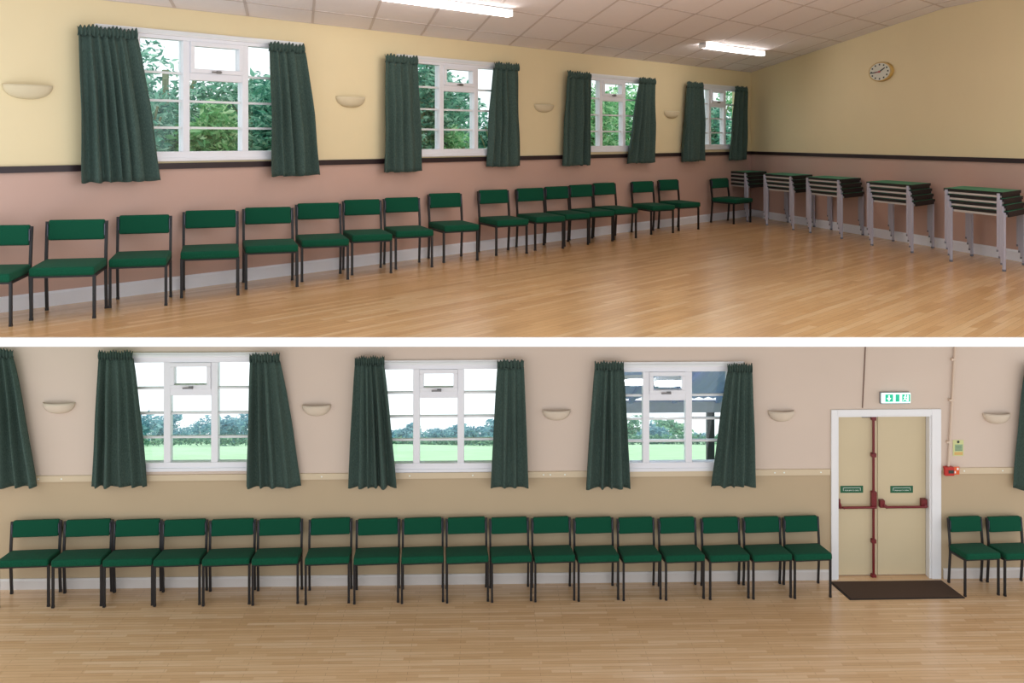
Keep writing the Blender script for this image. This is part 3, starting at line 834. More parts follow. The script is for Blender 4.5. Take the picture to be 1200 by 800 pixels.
# ------------------------------------------------------------------ wall clock
s_, z_ = RW.sz(1032, 84, 0.03)
ra = (RW.s_at(1045.5, 0.03) - RW.s_at(1018.5, 0.03)) / 2; rz_ = 11.5 * RW.pt(s_)[1] / F
ck = thing('wall_clock', 'tan-rimmed pale wall clock high on the upper hall end wall', 'clock', RW.at(s_, z_), RW.ang)
mb = MB(); mb.disc((0, 0), ra, rz_, -0.045, -0.001, 40); mb.build('case', [M['clockrim']], ck, bevel=0.006)
mb = MB(); mb.disc((0, 0), ra * 0.88, rz_ * 0.88, -0.048, -0.045, 40); face = mb.build('clock_face', [M['clockface']], ck)
for hnum in range(12):
    th = pi / 2 - hnum * pi / 6
    mb = MB(); x, z = ra * 0.72 * cos(th), rz_ * 0.72 * sin(th)
    mb.box(x - ra * 0.06, x + ra * 0.06, -0.0495, -0.048, z - rz_ * 0.08, z + rz_ * 0.08)
    mb.build('hour_mark', [M['ink']], face)
def hand(ang_clock, ln, wd, y, m, name):
    th = radians(90 - ang_clock); dx, dz = cos(th), sin(th)
    px_, pz_ = -dz, dx
    poly = [(-dx * 0.1 * ra + px_ * wd, -dz * 0.1 * rz_ + pz_ * wd), (-dx * 0.1 * ra - px_ * wd, -dz * 0.1 * rz_ - pz_ * wd), (dx * ln * ra - px_ * wd * 0.6, dz * ln * rz_ - pz_ * wd * 0.6), (dx * ln * ra + px_ * wd * 0.6, dz * ln * rz_ + pz_ * wd * 0.6)]
    mb = MB(); mb.prism(poly, y - 0.001, y, 0, 'xz'); mb.build(name, [m], face)
hand(53, 0.6, 0.012, -0.051, M['ink'], 'hour_hand'); hand(264, 0.82, 0.010, -0.053, M['ink'], 'minute_hand'); hand(255, 0.4, 0.005, -0.055, M['clockred'], 'second_hand')
mb = MB(); mb.disc((0, 0), ra * 0.1, rz_ * 0.1, -0.057, -0.048, 16); mb.build('hub', [M['clockred']], face)

# ------------------------------------------------------------------ fluorescent battens on the upper ceiling
def plan_from_px(px, py, drop):
    """point on the sloped ceiling seen at a pixel"""
    best = None
    lo, hi = 5.0, 17.0
    def inside(Z):
        X = (px - CX) / F * Z; z = CAMZ + (HY - py) / F * Z
        rx, ry = X - CORNER[0], Z - CORNER[1]
        det = -LW.u[0] * RW.u[1] + RW.u[0] * LW.u[1]
        q = (-LW.u[0] * ry + rx * LW.u[1]) / det
        return z - (ceil_h(max(q, 0)) - drop), (X, Z, z)
    for _ in range(60):
        m = (lo + hi) / 2; v, p = inside(m)
        if v > 0: hi = m
        else: lo = m
    return Vector(inside((lo + hi) / 2)[1])
def batten(A, B, lab):
    c = (A + B) / 2; L_ = (B - A).length / 2; an = atan2(B.y - A.y, B.x - A.x)
    t = thing('ceiling_light', lab, 'ceiling light', (c.x, c.y, c.z + 0.045), an, 'fluorescent battens')
    mb = MB(); mb.box(-L_, L_, -0.045, 0.045, -0.022, -0.001); mb.build('batten', [M['lampbody']], t)
    mb = MB(); mb.prism([(-0.055, -0.024), (-0.048, -0.058), (-0.02, -0.075), (0.02, -0.075), (0.048, -0.058), (0.055, -0.024)], -L_ + 0.012, L_ - 0.012)
    mb.v = [(p[2], p[0], p[1]) for p in mb.v]
    mb.build('diffuser', [M['lampdiff']], t)
    for sx in (-1, 1):
        mb = MB(); mb.box(sx * L_ - 0.012 if sx > 0 else -L_, L_ if sx > 0 else -L_ + 0.012, -0.056, 0.056, -0.076, -0.001); mb.build('end_cap', [M['lampbody']], t)
for (pa, pb, lab) in (((447, -3), (597, 16), 'long lit fluorescent batten on the ceiling above the second upper hall window'), ((823, 54), (893, 63), 'short lit fluorescent batten on the ceiling near the upper hall corner')):
    batten(plan_from_px(pa[0], pa[1], 0.045), plan_from_px(pb[0], pb[1], 0.045), lab)
# unseen battens added nearer the camera to brighten the upper hall
for (t_, q_) in ((2.6, 6.6), (5.6, 4.7), (5.2, 7.9)):
    A, B = cpt(t_ + 0.8, q_, -0.05), cpt(t_ - 0.8, q_, -0.05)
    batten(A, B, ['lit fluorescent batten on the upper ceiling, out of frame above the table stacks', 'lit fluorescent batten on the upper ceiling slope, out of frame overhead', 'lit fluorescent batten on the flat upper ceiling, out of frame nearest the camera'][int(q_ < 6) + 2 * int(q_ > 7)])

# ------------------------------------------------------------------ fire doors of the lower hall
dsc = (DS0 + DS1) / 2
door = struct_root('door_1', BW.at(dsc, 0), BW.ang)
W = (DS1 - DS0) / 2; HD_ = DZ1
ao = W + 0.075
mb = MB()
aw0, aw1 = W + (BW.s_at(980.5) - BW.s_at(973.5)), W + (BW.s_at(1102) - BW.s_at(1091))
for (x0, x1) in ((-aw0, -W), (W, aw1)):
    mb.box(x0, x1, -0.022, -0.0005, 0, HD_ + 0.062)
mb.box(-W, W, -0.022, -0.0005, HD_, HD_ + 0.062)
mb.build('architrave', [M['white']], door, bevel=0.004)
mb = MB(); ft = 0.018
mb.box(-W, -W + ft, -0.005, 0.16, 0, HD_); mb.box(W - ft, W, -0.005, 0.16, 0, HD_); mb.box(-W + ft, W - ft, -0.005, 0.16, HD_ - ft, HD_)
mb.build('door_lining', [M['white']], door)
iw = W - ft - 0.003; mid_x = BW.s_at(1027.5, -0.09) - dsc
ly0, ly1 = 0.075, 0.115
leaves = []
for (x0, x1) in ((-iw, mid_x - 0.003), (mid_x + 0.003, iw)):
    mb = MB(); mb.box(x0, x1, ly0, ly1, 0.008, HD_ - ft - 0.004)
    leaves.append((mb.build('door_leaf', [M['doorpaint']], door, bevel=0.002), x0, x1))
(lf, lx0, lx1), (rf, rx0, rx1) = leaves
zpx = lambda x, y: BW.sz(x, y, -0.06)[1]
xpx = lambda x: BW.s_at(x, -0.06) - dsc
zbar = zpx(1030, 592.5)
by = ly0
# left leaf: espagnolette rod with panic bar
mb = MB(); xr_ = xpx(1023)
mb.tube([(xr_, by - 0.03, 0.03), (xr_, by - 0.03, HD_ - ft - 0.03)], 0.013, 10, 0, True); mb.build('vertical_bolt', [M['bolt']], lf)
for yy in (489.5, 532.5, 633, 674):
    z = zpx(1023, yy); mb = MB(); mb.box(xr_ - 0.024, xr_ + 0.024, by - 0.048, by, z - 0.02, z + 0.02); mb.build('bolt_guide', [M['bolt']], lf, bevel=0.004)
mb = MB(); mb.box(xr_ - 0.026, xr_ + 0.028, by - 0.05, by, zpx(1023, 593), zpx(1023, 575)); mb.build('bolt_case', [M['bolt']], lf, bevel=0.004)
mb = MB(); mb.tube([(lx0 + 0.05, by - 0.055, zbar), (xr_ + 0.02, by - 0.055, zbar)], 0.013, 10, 0, True); mb.build('push_bar', [M['bolt']], lf)
mb = MB(); mb.box(lx0 + 0.005, lx0 + 0.035, by - 0.03, by, zbar - 0.02, zbar + 0.075); mb.tube([(lx0 + 0.02, by - 0.02, zbar + 0.05), (lx0 + 0.035, by - 0.055, zbar - 0.005), (lx0 + 0.065, by - 0.055, zbar - 0.003)], 0.016, 8); mb.build('bar_pivot', [M['bolt']], lf)
# right leaf: panic latch
xb = xpx(1033); mb = MB(); mb.box(xb - 0.028, xb + 0.024, by - 0.05, by, zbar - 0.01, zbar + 0.068); mb.tube([(xb + 0.01, by - 0.045, zbar + 0.02), (xb + 0.045, by - 0.055, zbar - 0.005)], 0.016, 8); mb.build('latch_case', [M['bolt']], rf, bevel=0.004)
xe = min(xpx(1082.5), rx1 - 0.035); mb = MB(); mb.box(xe - 0.03, xe + 0.03, by - 0.05, by, zbar - 0.002, zbar + 0.075); mb.tube([(xe + 0.0, by - 0.045, zbar + 0.02), (xe + 0.022, by - 0.055, zbar - 0.005)], 0.016, 8); mb.build('bar_pivot', [M['bolt']], rf, bevel=0.004)
mb = MB(); mb.tube([(xb + 0.03, by - 0.055, zbar), (xe + 0.02, by - 0.055, zbar)], 0.013, 10, 0, True); mb.build('push_bar', [M['bolt']], rf)
# small bracket at the head
mb = MB(); mb.box(xr_ - 0.12, xr_ + 0.03, by - 0.03, by, HD_ - ft - 0.022, HD_ - ft - 0.006); mb.build('head_catch', [M['black']], lf)

def text_mesh(txt, size, name):
    cu = bpy.data.curves.new(name, 'FONT'); cu.body = txt; cu.size = size; cu.align_x = 'CENTER'; cu.align_y = 'CENTER'; cu.extrude = 0.0004; cu.resolution_u = 2
    ob = bpy.data.objects.new(name, cu); C.objects.link(ob)
    dg = bpy.context.evaluated_depsgraph_get()
    me = bpy.data.meshes.new_from_object(ob.evaluated_get(dg))
    bpy.data.objects.remove(ob)
    me.transform(Matrix.Rotation(radians(90), 4, 'X'))
    return me
def push_sign(cx_, cy_, label):
    d = -ly0 + 0.0
    s_, z_ = BW.sz(cx_, cy_, -ly0)
    w, h = 27 / F * 9.75, 8.2 / F * 9.75
    t = thing('door_sign', label, 'sign', BW.at(s_, z_, -ly0), BW.ang, 'green push bar signs on the fire doors')
    mb = MB(); mb.box(-w / 2, w / 2, -0.005, -0.0008, -h / 2, h / 2); mb.build('plate', [M['signgreen']], t)
    me = text_mesh('PUSH BAR TO OPEN', 0.0165, 'lettering'); me.materials.clear(); me.materials.append(M['signwhite'])
    o = link('lettering', me, t); o.location = (0, -0.0055, -h * 0.16)
    mb = MB()
    mb.box(-w * 0.36, w * 0.36, -0.006, -0.0051, h * 0.2, h * 0.25)
    for sx in (-1, 1):
        mb.box(min(sx * w * 0.37, sx * w * 0.385), max(sx * w * 0.37, sx * w * 0.385), -0.006, -0.0051, -h * 0.2, h * 0.25)
    mb.build('bar_symbol', [M['signwhite']], t)
push_sign(998, 573, 'small green push bar sign on the left fire door leaf')
push_sign(1056.5, 573, 'small green push bar sign on the right fire door leaf')

# lit exit box above the doors
s_, z_ = BW.sz(1049, 465.5, 0.03)
w, h = 35 / F * 9.75, 12 / F * 9.75
ex = thing('exit_sign', 'lit green and white running-man exit sign box above the fire doors', 'sign', BW.at(s_, z_ - h / 2), BW.ang)
mb = MB(); mb.box(-w / 2, w / 2, -0.035, -0.0008, -0.014, h); mb.build('housing', [M['housing']], ex, bevel=0.004)
mb = MB(); mb.box(-w / 2 + 0.004, w / 2 - 0.002, -0.055, -0.035, 0.0, h - 0.002); mb.build('lit_panel', [M['exitwhite']], ex, bevel=0.006)
fy = -0.0555
def flat(name, polys, m, y=fy):
    mb = MB()
    for p in polys: mb.prism(p, y - 0.0012, y, 0, 'xz')
    return mb.build(name, [m], ex)
def rect(a, b, c, d): return [(a, c), (b, c), (b, d), (a, d)]
x_ = lambda px: (px - 1049) / 35 * w
zl, zh = h * 0.14, h * 0.86
flat('green_field', [rect(x_(1036), x_(1045.3), zl, zh)], M['exitgreen'])
flat('green_field', [rect(x_(1048.2), x_(1052.8), zl, zh)], M['exitgreen'])
flat('green_field', [rect(x_(1056), x_(1065.5), zl, zh)], M['exitgreen'])
ax = x_(1040.4); yq = fy - 0.0014
flat('arrow', [rect(ax - 0.007, ax + 0.007, h * 0.5, h * 0.78), [(ax, h * 0.2), (ax + 0.024, h * 0.52), (ax - 0.024, h * 0.52)]], M['exitwhite'], yq)
mx_ = x_(1059.5)
def limb(x0, z0, x1, z1, t):
    L = hypot(x1 - x0, z1 - z0); nx, nz = -(z1 - z0) / L * t, (x1 - x0) / L * t
    return [(x0 - nx, z0 - nz), (x1 - nx, z1 - nz), (x1 + nx, z1 + nz), (x0 + nx, z0 + nz)]
hd = [(mx_ + 0.002 + 0.0075 * cos(2 * pi * k / 10), h * 0.76 + 0.0075 * sin(2 * pi * k / 10)) for k in range(10)]
flat('running_figure', [hd, limb(mx_, h * 0.68, mx_ - 0.004, h * 0.44, 0.006), limb(mx_ - 0.004, h * 0.44, mx_ + 0.014, h * 0.36, 0.004), limb(mx_ + 0.014, h * 0.36, mx_ + 0.012, h * 0.2, 0.0035),
                        limb(mx_ - 0.004, h * 0.44, mx_ - 0.012, h * 0.3, 0.004), limb(mx_ - 0.012, h * 0.3, mx_ - 0.024, h * 0.28, 0.0035), limb(mx_, h * 0.64, mx_ + 0.016, h * 0.54, 0.003), limb(mx_, h * 0.64, mx_ - 0.018, h * 0.58, 0.003)], M['exitwhite'], yq)
flat('door_symbol', [rect(x_(1061.8), x_(1063.6), h * 0.2, h * 0.8)], M['exitwhite'], yq)

# notice, call point, conduit, wire
s_, z_ = BW.sz(1122.7, 524.5)
w, h = 12.5 / F * 9.77, 18.5 / F * 9.77
nt_ = thing('fire_notice', 'small yellow green printed notice on the wall above the red call point', 'notice', BW.at(s_, z_ - h / 2), BW.ang)
mb = MB(); mb.box(-w / 2, w / 2, -0.004, -0.0006, 0, h); mb.build('card', [M['notice']], nt_)
mb = MB(); mb.disc((0, h * 0.88), 0.014, 0.014, -0.0052, -0.004, 16); mb.build('round_symbol', [M['ink']], nt_)
mb = MB(); mb.box(-w * 0.32, w * 0.42, -0.005, -0.004, h * 0.3, h * 0.72); pn = mb.build('text_panel', [M['noticegreen']], nt_)
mb = MB()
for k in range(5): mb.box(-w * 0.27, w * (0.36 - 0.1 * (k % 2)), -0.0056, -0.005, h * (0.35 + 0.07 * k), h * (0.365 + 0.07 * k))
mb.build('print_lines', [M['ink']], pn, kind='stuff')
mb = MB(); mb.box(-w * 0.36, w * 0.42, -0.005, -0.004, h * 0.05, h * 0.24); mb.build('lower_panel', [M['noticeorange']], nt_)

s_, z_ = BW.sz(1111.5, 551.5, 0.03)
w = 11 / F * 9.77
cp = thing('fire_call_point', 'red fire alarm call point with orange flag label beside the fire doors', 'alarm', BW.at(s_, z_ - w * 0.45), BW.ang)
mb = MB(); mb.box(-w / 2, w / 2, -0.06, -0.0206, 0, w * 0.9); mb.build('box', [M['red']], cp, bevel=0.005)
mb = MB(); mb.box(-w * 0.45, w * 0.45, -0.021, -0.0006, 0.04, w * 0.88); mb.build('back_box', [M['red']], cp)
mb = MB(); mb.box(-w * 0.15, w * 0.42, -0.0625, -0.06, w * 0.28, w * 0.62); mb.build('glass_window', [M['ink']], cp)
mb = MB(); mb.box(w / 2, w * 1.08, -0.05, -0.046, w * 0.12, w * 0.95); fl_ = mb.build('flag_label', [M['orange']], cp)
mb = MB(); mb.box(w * 0.56, w * 0.7, -0.051, -0.05, w * 0.25, w * 0.5); mb.box(w * 0.8, w * 1.0, -0.051, -0.05, w * 0.6, w * 0.85); mb.build('label_print', [M['signwhite']], fl_)

sa, za = BW.sz(1119.5, 404, 0.02); sb, zb_ = BW.sz(1111.3, 546, 0.02)
cd = thing('cable_conduit', 'thin cream painted cable conduit running down to the red call point', 'pipe', BW.at(sb, zb_), BW.ang)
mb = MB(); mb.tube([(0, -0.02, 0.0), (sa - sb, -0.02, za - zb_)], 0.012, 8, 0, True); mb.build('pipe', [M['conduit']], cd)
for yy in (421, 468.5, 517.5):
    fz = (546 - yy) / (546 - 404)
    mb = MB(); x = (sa - sb) * fz; z = (za - zb_) * fz; mb.box(x - 0.035, x + 0.015, -0.034, -0.0006, z - 0.011, z + 0.011); mb.build('pipe_clip', [M['conduit']], cd)
sa, za = BW.sz(1014, 404, 0.0); sb, zb_ = BW.sz(1010.5, 477.5, 0.0)
zb_ = max(zb_, HD_ + 0.065)
wr = thing('wire', 'thin brown wire running up the wall above the fire doors', 'wire', BW.at(sb, zb_), BW.ang)
mb = MB(); mb.tube([(0, -0.006, 0), (sa - sb, -0.006, za - zb_)], 0.0055, 6, 0, True); mb.build('cable', [M['wire']], wr)

# door mat
def floor_px(px, py):
    Z = F * CAMZ / (py - HY); return ((px - CX) / F * Z, Z)
q4 = [floor_px(996, 703), floor_px(1131, 701), floor_px(1106, 683), floor_px(966, 683.5)]
q4[2] = BW.pt(BW.s_at(1103, 0.06), 0.06); q4[3] = BW.pt(BW.s_at(972, 0.06), 0.06)
cm = (sum(p[0] for p in q4) / 4, sum(p[1] for p in q4) / 4)
dm = thing('door_mat', 'dark brown door mat with black edge on floor before the fire doors', 'mat', (cm[0], cm[1], 0.0), 0)
loc4 = [(p[0] - cm[0], p[1] - cm[1]) for p in q4]
mb = MB(); mb.prism(loc4, 0.0005, 0.007); mb.build('rubber_edge', [M['matedge']], dm)
mb = MB(); mb.prism([(a * 0.975, b * 0.93) for a, b in loc4], 0.007, 0.012); mb.build('pile', [M['mat']], dm)

# ------------------------------------------------------------------ outside
def leaf_cloud(center_list, n, size, rnd, flatten=1.0):
    """many small folded leaves spread through a set of ellipsoids"""
    mb = MB()
    for _ in range(n):
        c, rad = rnd.choice(center_list)
        d = Vector((rnd.gauss(0, 1), rnd.gauss(0, 1), rnd.gauss(0, 1))).normalized()
        rr = rnd.random() ** 0.35
        p = Vector((c[0] + d.x * rad[0] * rr, c[1] + d.y * rad[1] * rr, c[2] + d.z * rad[2] * rr))
        if p.z < 0.02: p.z = rnd.uniform(0.02, 0.2)
        a = Vector((rnd.gauss(0, 1), rnd.gauss(0, 1), rnd.gauss(0, 0.6))).normalized()
        b = a.cross(Vector((rnd.gauss(0, 1), rnd.gauss(0, 1), rnd.gauss(0, 1)))).normalized()
        L = size * rnd.uniform(0.6, 1.3); w = L * rnd.uniform(0.28, 0.42)
        nrm = a.cross(b) * (0.12 * L)
        mb.add([p - a * L * 0.5, p + b * w * 0.5 + nrm, p + a * L * 0.5, p - b * w * 0.5 + nrm], [(0, 1, 2, 3)])
    return mb
def shrub(name, label, loc, h, w, n, size, m, seed, group, low=True):
    rnd = random.Random(seed)
    root = thing(name, label, 'shrub' if 'shrub' in name or 'bush' in name else 'tree', loc, rnd.uniform(0, 6), group)
    cl = []
    for k in range(9):
        cl.append(((rnd.uniform(-0.3, 0.3) * w, rnd.uniform(-0.3, 0.3) * w, h * rnd.uniform(0.2 if low else 0.45, 0.78)), (w * rnd.uniform(0.22, 0.36), w * rnd.uniform(0.22, 0.36), h * rnd.uniform(0.14, 0.24))))
    if low: cl.append(((0, 0, h * 0.3), (w * 0.45, w * 0.45, h * 0.3)))
    leaf_cloud(cl, n, size, rnd).build('foliage', [m], root, kind='stuff')
    mb = MB()
    mb.tube([(0, 0, 0), (0.02, 0.01, h * 0.4), (0.0, 0.03, h * 0.75)], 0.03 * h / 2, 6)
    for k in range(5):
        a = rnd.uniform(0, 6.28); z = h * rnd.uniform(0.2, 0.5)
        mb.tube([(0.01, 0, z), (cos(a) * w * 0.2, sin(a) * w * 0.2, z + h * 0.15), (cos(a) * w * 0.33, sin(a) * w * 0.33, z + h * 0.28)], 0.012 * h / 2, 5)
    mb.build('trunk', [M['bark']], root)
    return root
# raised bank behind the upper hall
p_out = [oblique(12.8, 0), (CORNER[0] + 0.25, CORNER[1] + 0.28), (CORNER[0] + 0.25 - LW.n[0] * 6.5, CORNER[1] + 0.28 - LW.n[1] * 6.5), (oblique(12.8, 0)[0] - LW.n[0] * 6.5, oblique(12.8, 0)[1] - LW.n[1] * 6.5)]
p_out[0] = (p_out[0][0] - LW.n[0] * 0.01, p_out[0][1] - LW.n[1] * 0.01); p_out[1] = (p_out[1][0] - LW.n[0] * 0.01, p_out[1][1] - LW.n[1] * 0.01)
mb = MB(); mb.prism(list(reversed(p_out)) if False else [p_out[0], p_out[1], p_out[2], p_out[3]], UFZ - 0.11, UFZ - 0.06)
mb.build('ground', [M['soil']], None, kind='structure')
def bank_at(px, out):
    s_ = LW.s_at(px, -out); p = LW.pt(s_, -out); return (p[0], p[1], UFZ - 0.06)
GH = 'shrubs on the bank behind the upper hall'
SH = [ # px, distance behind the wall, height, width, leaf count, leaf size, material, label
    (164, 1.9, 2.0, 0.78, 1500, 0.13, 'leaf2', 'leafy shrub behind left pane of the large upper hall window'),
    (236, 1.75, 1.75, 0.85, 1500, 0.14, 'leaf', 'bright big-leaved shrub behind middle pane of the large upper hall window'),
    (312, 1.9, 2.0, 0.8, 1500, 0.12, 'leaf2', 'blue-green shrub behind right pane of the large upper hall window'),
    (276, 3.5, 2.25, 1.35, 1500, 0.14, 'leaf2', 'dark bush in second row behind the large upper hall window'),
    (192, 4.9, 2.7, 1.7, 1400, 0.14, 'leaf2', 'tall bush in second row at left of the large upper hall window'),
    (493, 2.0, 2.7, 0.8, 1400, 0.12, 'leaf2', 'tall dark shrub behind left pane of second upper hall window'),
    (541, 1.8, 1.7, 0.85, 1400, 0.12, 'leaf', 'low bright shrub behind middle pane of second upper hall window'),
    (583, 2.0, 2.1, 1.0, 1400, 0.12, 'leaf2', 'airy shrub behind right pane of second upper hall window'),
    (538, 3.8, 2.6, 1.9, 1200, 0.14, 'leaf2', 'bush in second row behind second upper hall window'),
    (697, 2.0, 2.8, 1.1, 1400, 0.13, 'leaf', 'bright tall shrub behind left side of third upper hall window'),
    (722, 3.6, 2.7, 1.7, 1400, 0.13, 'leaf', 'yellow-green bush behind middle pane of third upper hall window'),
    (748, 2.0, 2.9, 1.2, 1400, 0.13, 'leaf', 'tall bright shrub behind right pane of third upper hall window'),
    (834, 2.0, 2.9, 1.1, 1400, 0.13, 'leaf2', 'dark shrub behind left side of the corner window, upper hall'),
    (861, 2.3, 2.9, 1.2, 1400, 0.13, 'leaf', 'bright shrub behind right side of the corner window, upper hall')]
for i, (px, out, h, w, n, sz_, mm, lab) in enumerate(SH):
    shrub('garden_shrub', lab, bank_at(px, out), h * (1.22 if px < 400 else 1.05), w, n * 3, sz_, M[mm], 100 + i, GH)
# long grass in front of the shrubs
rnd = random.Random(5); mb = MB()
for _ in range(5200):
    t = rnd.uniform(0.9, 11.0); out = rnd.uniform(0.55, 1.1)
    p = LW.pt(-t, -out); L = rnd.uniform(0.45, 1.25); a = rnd.uniform(0, 6.28); lean = rnd.uniform(0.05, 0.3); w = rnd.uniform(0.008, 0.018)
    z0 = UFZ - 0.06
    mb.add([(p[0] - w * sin(a), p[1] + w * cos(a), z0), (p[0] + w * sin(a), p[1] - w * cos(a), z0), (p[0] + cos(a) * lean * 0.6, p[1] + sin(a) * lean * 0.6, z0 + L * 0.75), (p[0] + cos(a) * lean, p[1] + sin(a) * lean, z0 + L)], [(0, 1, 2), (1, 3, 2)])
g = mb.build('long_grass', [M['reed']], None, kind='stuff'); tag(g, 'long pale grass growing along the bank under the upper hall windows', 'grass')

# meadow falling away behind the lower hall
ZE = 62.0
def meadow_z(y): return -0.15 if y < 12 else -0.15 - 0.3085 * (y - 12)
mb = MB()
xs = [-60, -40, -25, -15, -8, 0, 8, 15, 25, 40, 60]; ys = [BW.O[1] + 0.35, 12, 16, 22, 30, 40, 50, 58, 64, 70, 84]
vv = [(x, y, meadow_z(y) + 0.1 * sin(x * 0.5 + y * 0.3) * (y > 13)) for y in ys for x in xs]; nx = len(xs)
mb.add(vv, [(j * nx + i, j * nx + i + 1, (j + 1) * nx + i + 1, (j + 1) * nx + i) for j in range(len(ys) - 1) for i in range(nx - 1)], 0, True)
mb.build('ground', [M['grass']], None, kind='structure')
GT = 'trees at the foot of the meadow'
def far(px, ytop, wpx, Z, m, seed, label, dens=700, name='field_tree'):
    X = (px - CX) / F * Z; zb = meadow_z(Z) - 0.05; zt = CAMZ + (HY - ytop) / F * Z
    shrub(name, label, (X, Z, zb), zt - zb, wpx / F * Z * 1.15, dens, 0.42, M[m], seed, GT)
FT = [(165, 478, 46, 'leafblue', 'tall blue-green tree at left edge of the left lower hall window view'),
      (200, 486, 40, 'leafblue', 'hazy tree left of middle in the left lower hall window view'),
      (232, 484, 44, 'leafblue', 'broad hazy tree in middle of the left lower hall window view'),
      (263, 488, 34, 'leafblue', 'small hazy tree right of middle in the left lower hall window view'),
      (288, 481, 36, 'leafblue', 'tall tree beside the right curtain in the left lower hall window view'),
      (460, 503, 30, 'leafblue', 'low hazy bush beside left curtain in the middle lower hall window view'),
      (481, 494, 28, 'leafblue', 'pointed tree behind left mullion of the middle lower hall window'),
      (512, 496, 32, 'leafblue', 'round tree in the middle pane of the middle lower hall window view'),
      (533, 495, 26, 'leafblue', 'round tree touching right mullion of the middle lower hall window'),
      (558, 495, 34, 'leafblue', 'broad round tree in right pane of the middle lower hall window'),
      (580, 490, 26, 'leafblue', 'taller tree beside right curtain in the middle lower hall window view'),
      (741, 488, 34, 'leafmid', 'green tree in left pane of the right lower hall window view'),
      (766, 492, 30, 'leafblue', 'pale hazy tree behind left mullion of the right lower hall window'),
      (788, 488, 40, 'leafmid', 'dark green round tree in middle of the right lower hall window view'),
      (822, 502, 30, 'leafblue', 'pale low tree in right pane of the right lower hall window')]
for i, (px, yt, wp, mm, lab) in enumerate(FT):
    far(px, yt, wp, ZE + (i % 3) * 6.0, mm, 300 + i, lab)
GHG = 'low hedges along the meadow edge'
for i, (pa, pb, yt, lab) in enumerate([(150, 300, 511, 'low tangled hedge along the meadow in the left lower hall window view'), (445, 590, 513, 'low tangled hedge along the meadow in the middle lower hall window view'), (722, 852, 509, 'low tangled hedge along the meadow in the right lower hall window view')]):
    Z = ZE - 2.5; rnd = random.Random(500 + i)
    xa, xb_ = (pa - CX) / F * Z, (pb - CX) / F * Z; zb = meadow_z(Z); zt = CAMZ + (HY - yt) / F * Z
    L = xb_ - xa; cl = [((L * (k + 0.5) / 10 - L / 2, 0, (zt - zb) * 0.5), (L / 14, 0.4, (zt - zb) * rnd.uniform(0.4, 0.55))) for k in range(10)]
    root = thing('hedge', lab, 'hedge', ((xa + xb_) / 2, Z, zb), 0, GHG)
    leaf_cloud(cl, 1300, 0.3, rnd).build('foliage', [M['leafmid']], root, kind='stuff')

# lean-to canopy outside the right window of the lower hall
ca, cb_ = BW.s_at(690), BW.s_at(925)
cw = (cb_ - ca) / 2; cs = (ca + cb_) / 2
ct = thing('lean_to_canopy', 'blue-grey lean-to canopy with dark post outside the right lower hall window', 'canopy', BW.at(cs, -0.15, -0.2), BW.ang)
zw = CAMZ - 2.30 + 0.15; drop, out = 1.02, 2.1
v = []
NF = 34
mb = MB()
for j in (0, 1):
    pass
vs = []
for k in range(NF + 1):
    x = -cw + 2 * cw * k / NF; dz = 0.012 * (1 if k % 2 else -1)
    vs += [(x, 0.0, zw + dz), (x, out, zw - drop + dz), (x, 0.0, zw + dz + 0.012), (x, out, zw - drop + dz + 0.012)]
fs = []
for k in range(NF):
    a = 4 * k; b = a + 4
    fs += [(a, b, b + 1, a + 1), (a + 2, a + 3, b + 3, b + 2), (a + 1, b + 1, b + 3, a + 3), (a, a + 2, b + 2, b)]
mb.add(vs, fs); mb.build('roof_sheet', [M['canopy']], ct)
mb = MB(); mb.box(-cw, cw, out - 0.10, out - 0.03, zw - drop - 0.16, zw - drop - 0.02); mb.build('beam', [M['canopybeam']], ct)
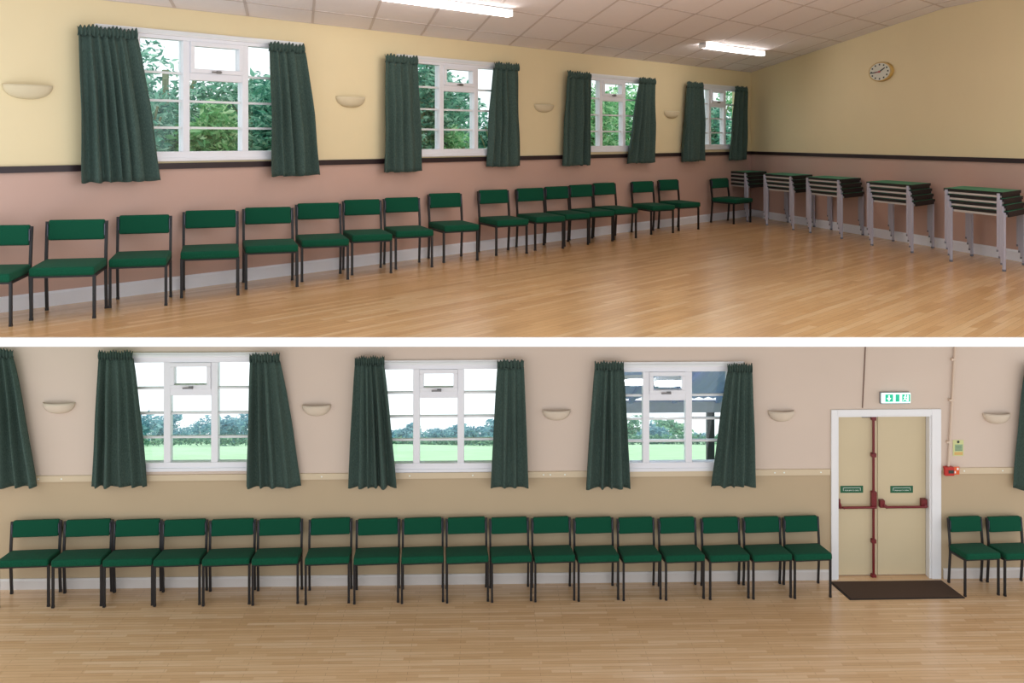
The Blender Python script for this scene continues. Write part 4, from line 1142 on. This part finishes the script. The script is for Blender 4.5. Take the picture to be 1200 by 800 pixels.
for px in (832,):
    x = BW.s_at(px, -out - 0.15) - cs
    mb = MB(); mb.box(x - 0.045, x + 0.045, out - 0.11, out - 0.02, 0.0, zw - drop - 0.16); mb.build('post', [M['post']], ct)
x = -cw + 0.05; mb = MB(); mb.box(x - 0.045, x + 0.045, out - 0.11, out - 0.02, 0.0, zw - drop - 0.16); mb.build('post', [M['post']], ct)
for k in range(4):
    x = -cw * 0.8 + 1.6 * cw * k / 3
    mb = MB(); mb.prism([(0.02, zw - 0.10), (out - 0.1, zw - drop * (out - 0.1) / out - 0.09), (out - 0.1, zw - drop * (out - 0.1) / out - 0.022), (0.02, zw - 0.034)], x - 0.025, x + 0.025)
    mb.v = [(p[2], p[0], p[1]) for p in mb.v]; mb.build('rafter', [M['canopy']], ct)

M['bulkhead'] = emit_mat('lit_bulkhead', (240, 246, 255), 9.0)  # added glow standing in for lamps reflected in the window; also brightens the canopy
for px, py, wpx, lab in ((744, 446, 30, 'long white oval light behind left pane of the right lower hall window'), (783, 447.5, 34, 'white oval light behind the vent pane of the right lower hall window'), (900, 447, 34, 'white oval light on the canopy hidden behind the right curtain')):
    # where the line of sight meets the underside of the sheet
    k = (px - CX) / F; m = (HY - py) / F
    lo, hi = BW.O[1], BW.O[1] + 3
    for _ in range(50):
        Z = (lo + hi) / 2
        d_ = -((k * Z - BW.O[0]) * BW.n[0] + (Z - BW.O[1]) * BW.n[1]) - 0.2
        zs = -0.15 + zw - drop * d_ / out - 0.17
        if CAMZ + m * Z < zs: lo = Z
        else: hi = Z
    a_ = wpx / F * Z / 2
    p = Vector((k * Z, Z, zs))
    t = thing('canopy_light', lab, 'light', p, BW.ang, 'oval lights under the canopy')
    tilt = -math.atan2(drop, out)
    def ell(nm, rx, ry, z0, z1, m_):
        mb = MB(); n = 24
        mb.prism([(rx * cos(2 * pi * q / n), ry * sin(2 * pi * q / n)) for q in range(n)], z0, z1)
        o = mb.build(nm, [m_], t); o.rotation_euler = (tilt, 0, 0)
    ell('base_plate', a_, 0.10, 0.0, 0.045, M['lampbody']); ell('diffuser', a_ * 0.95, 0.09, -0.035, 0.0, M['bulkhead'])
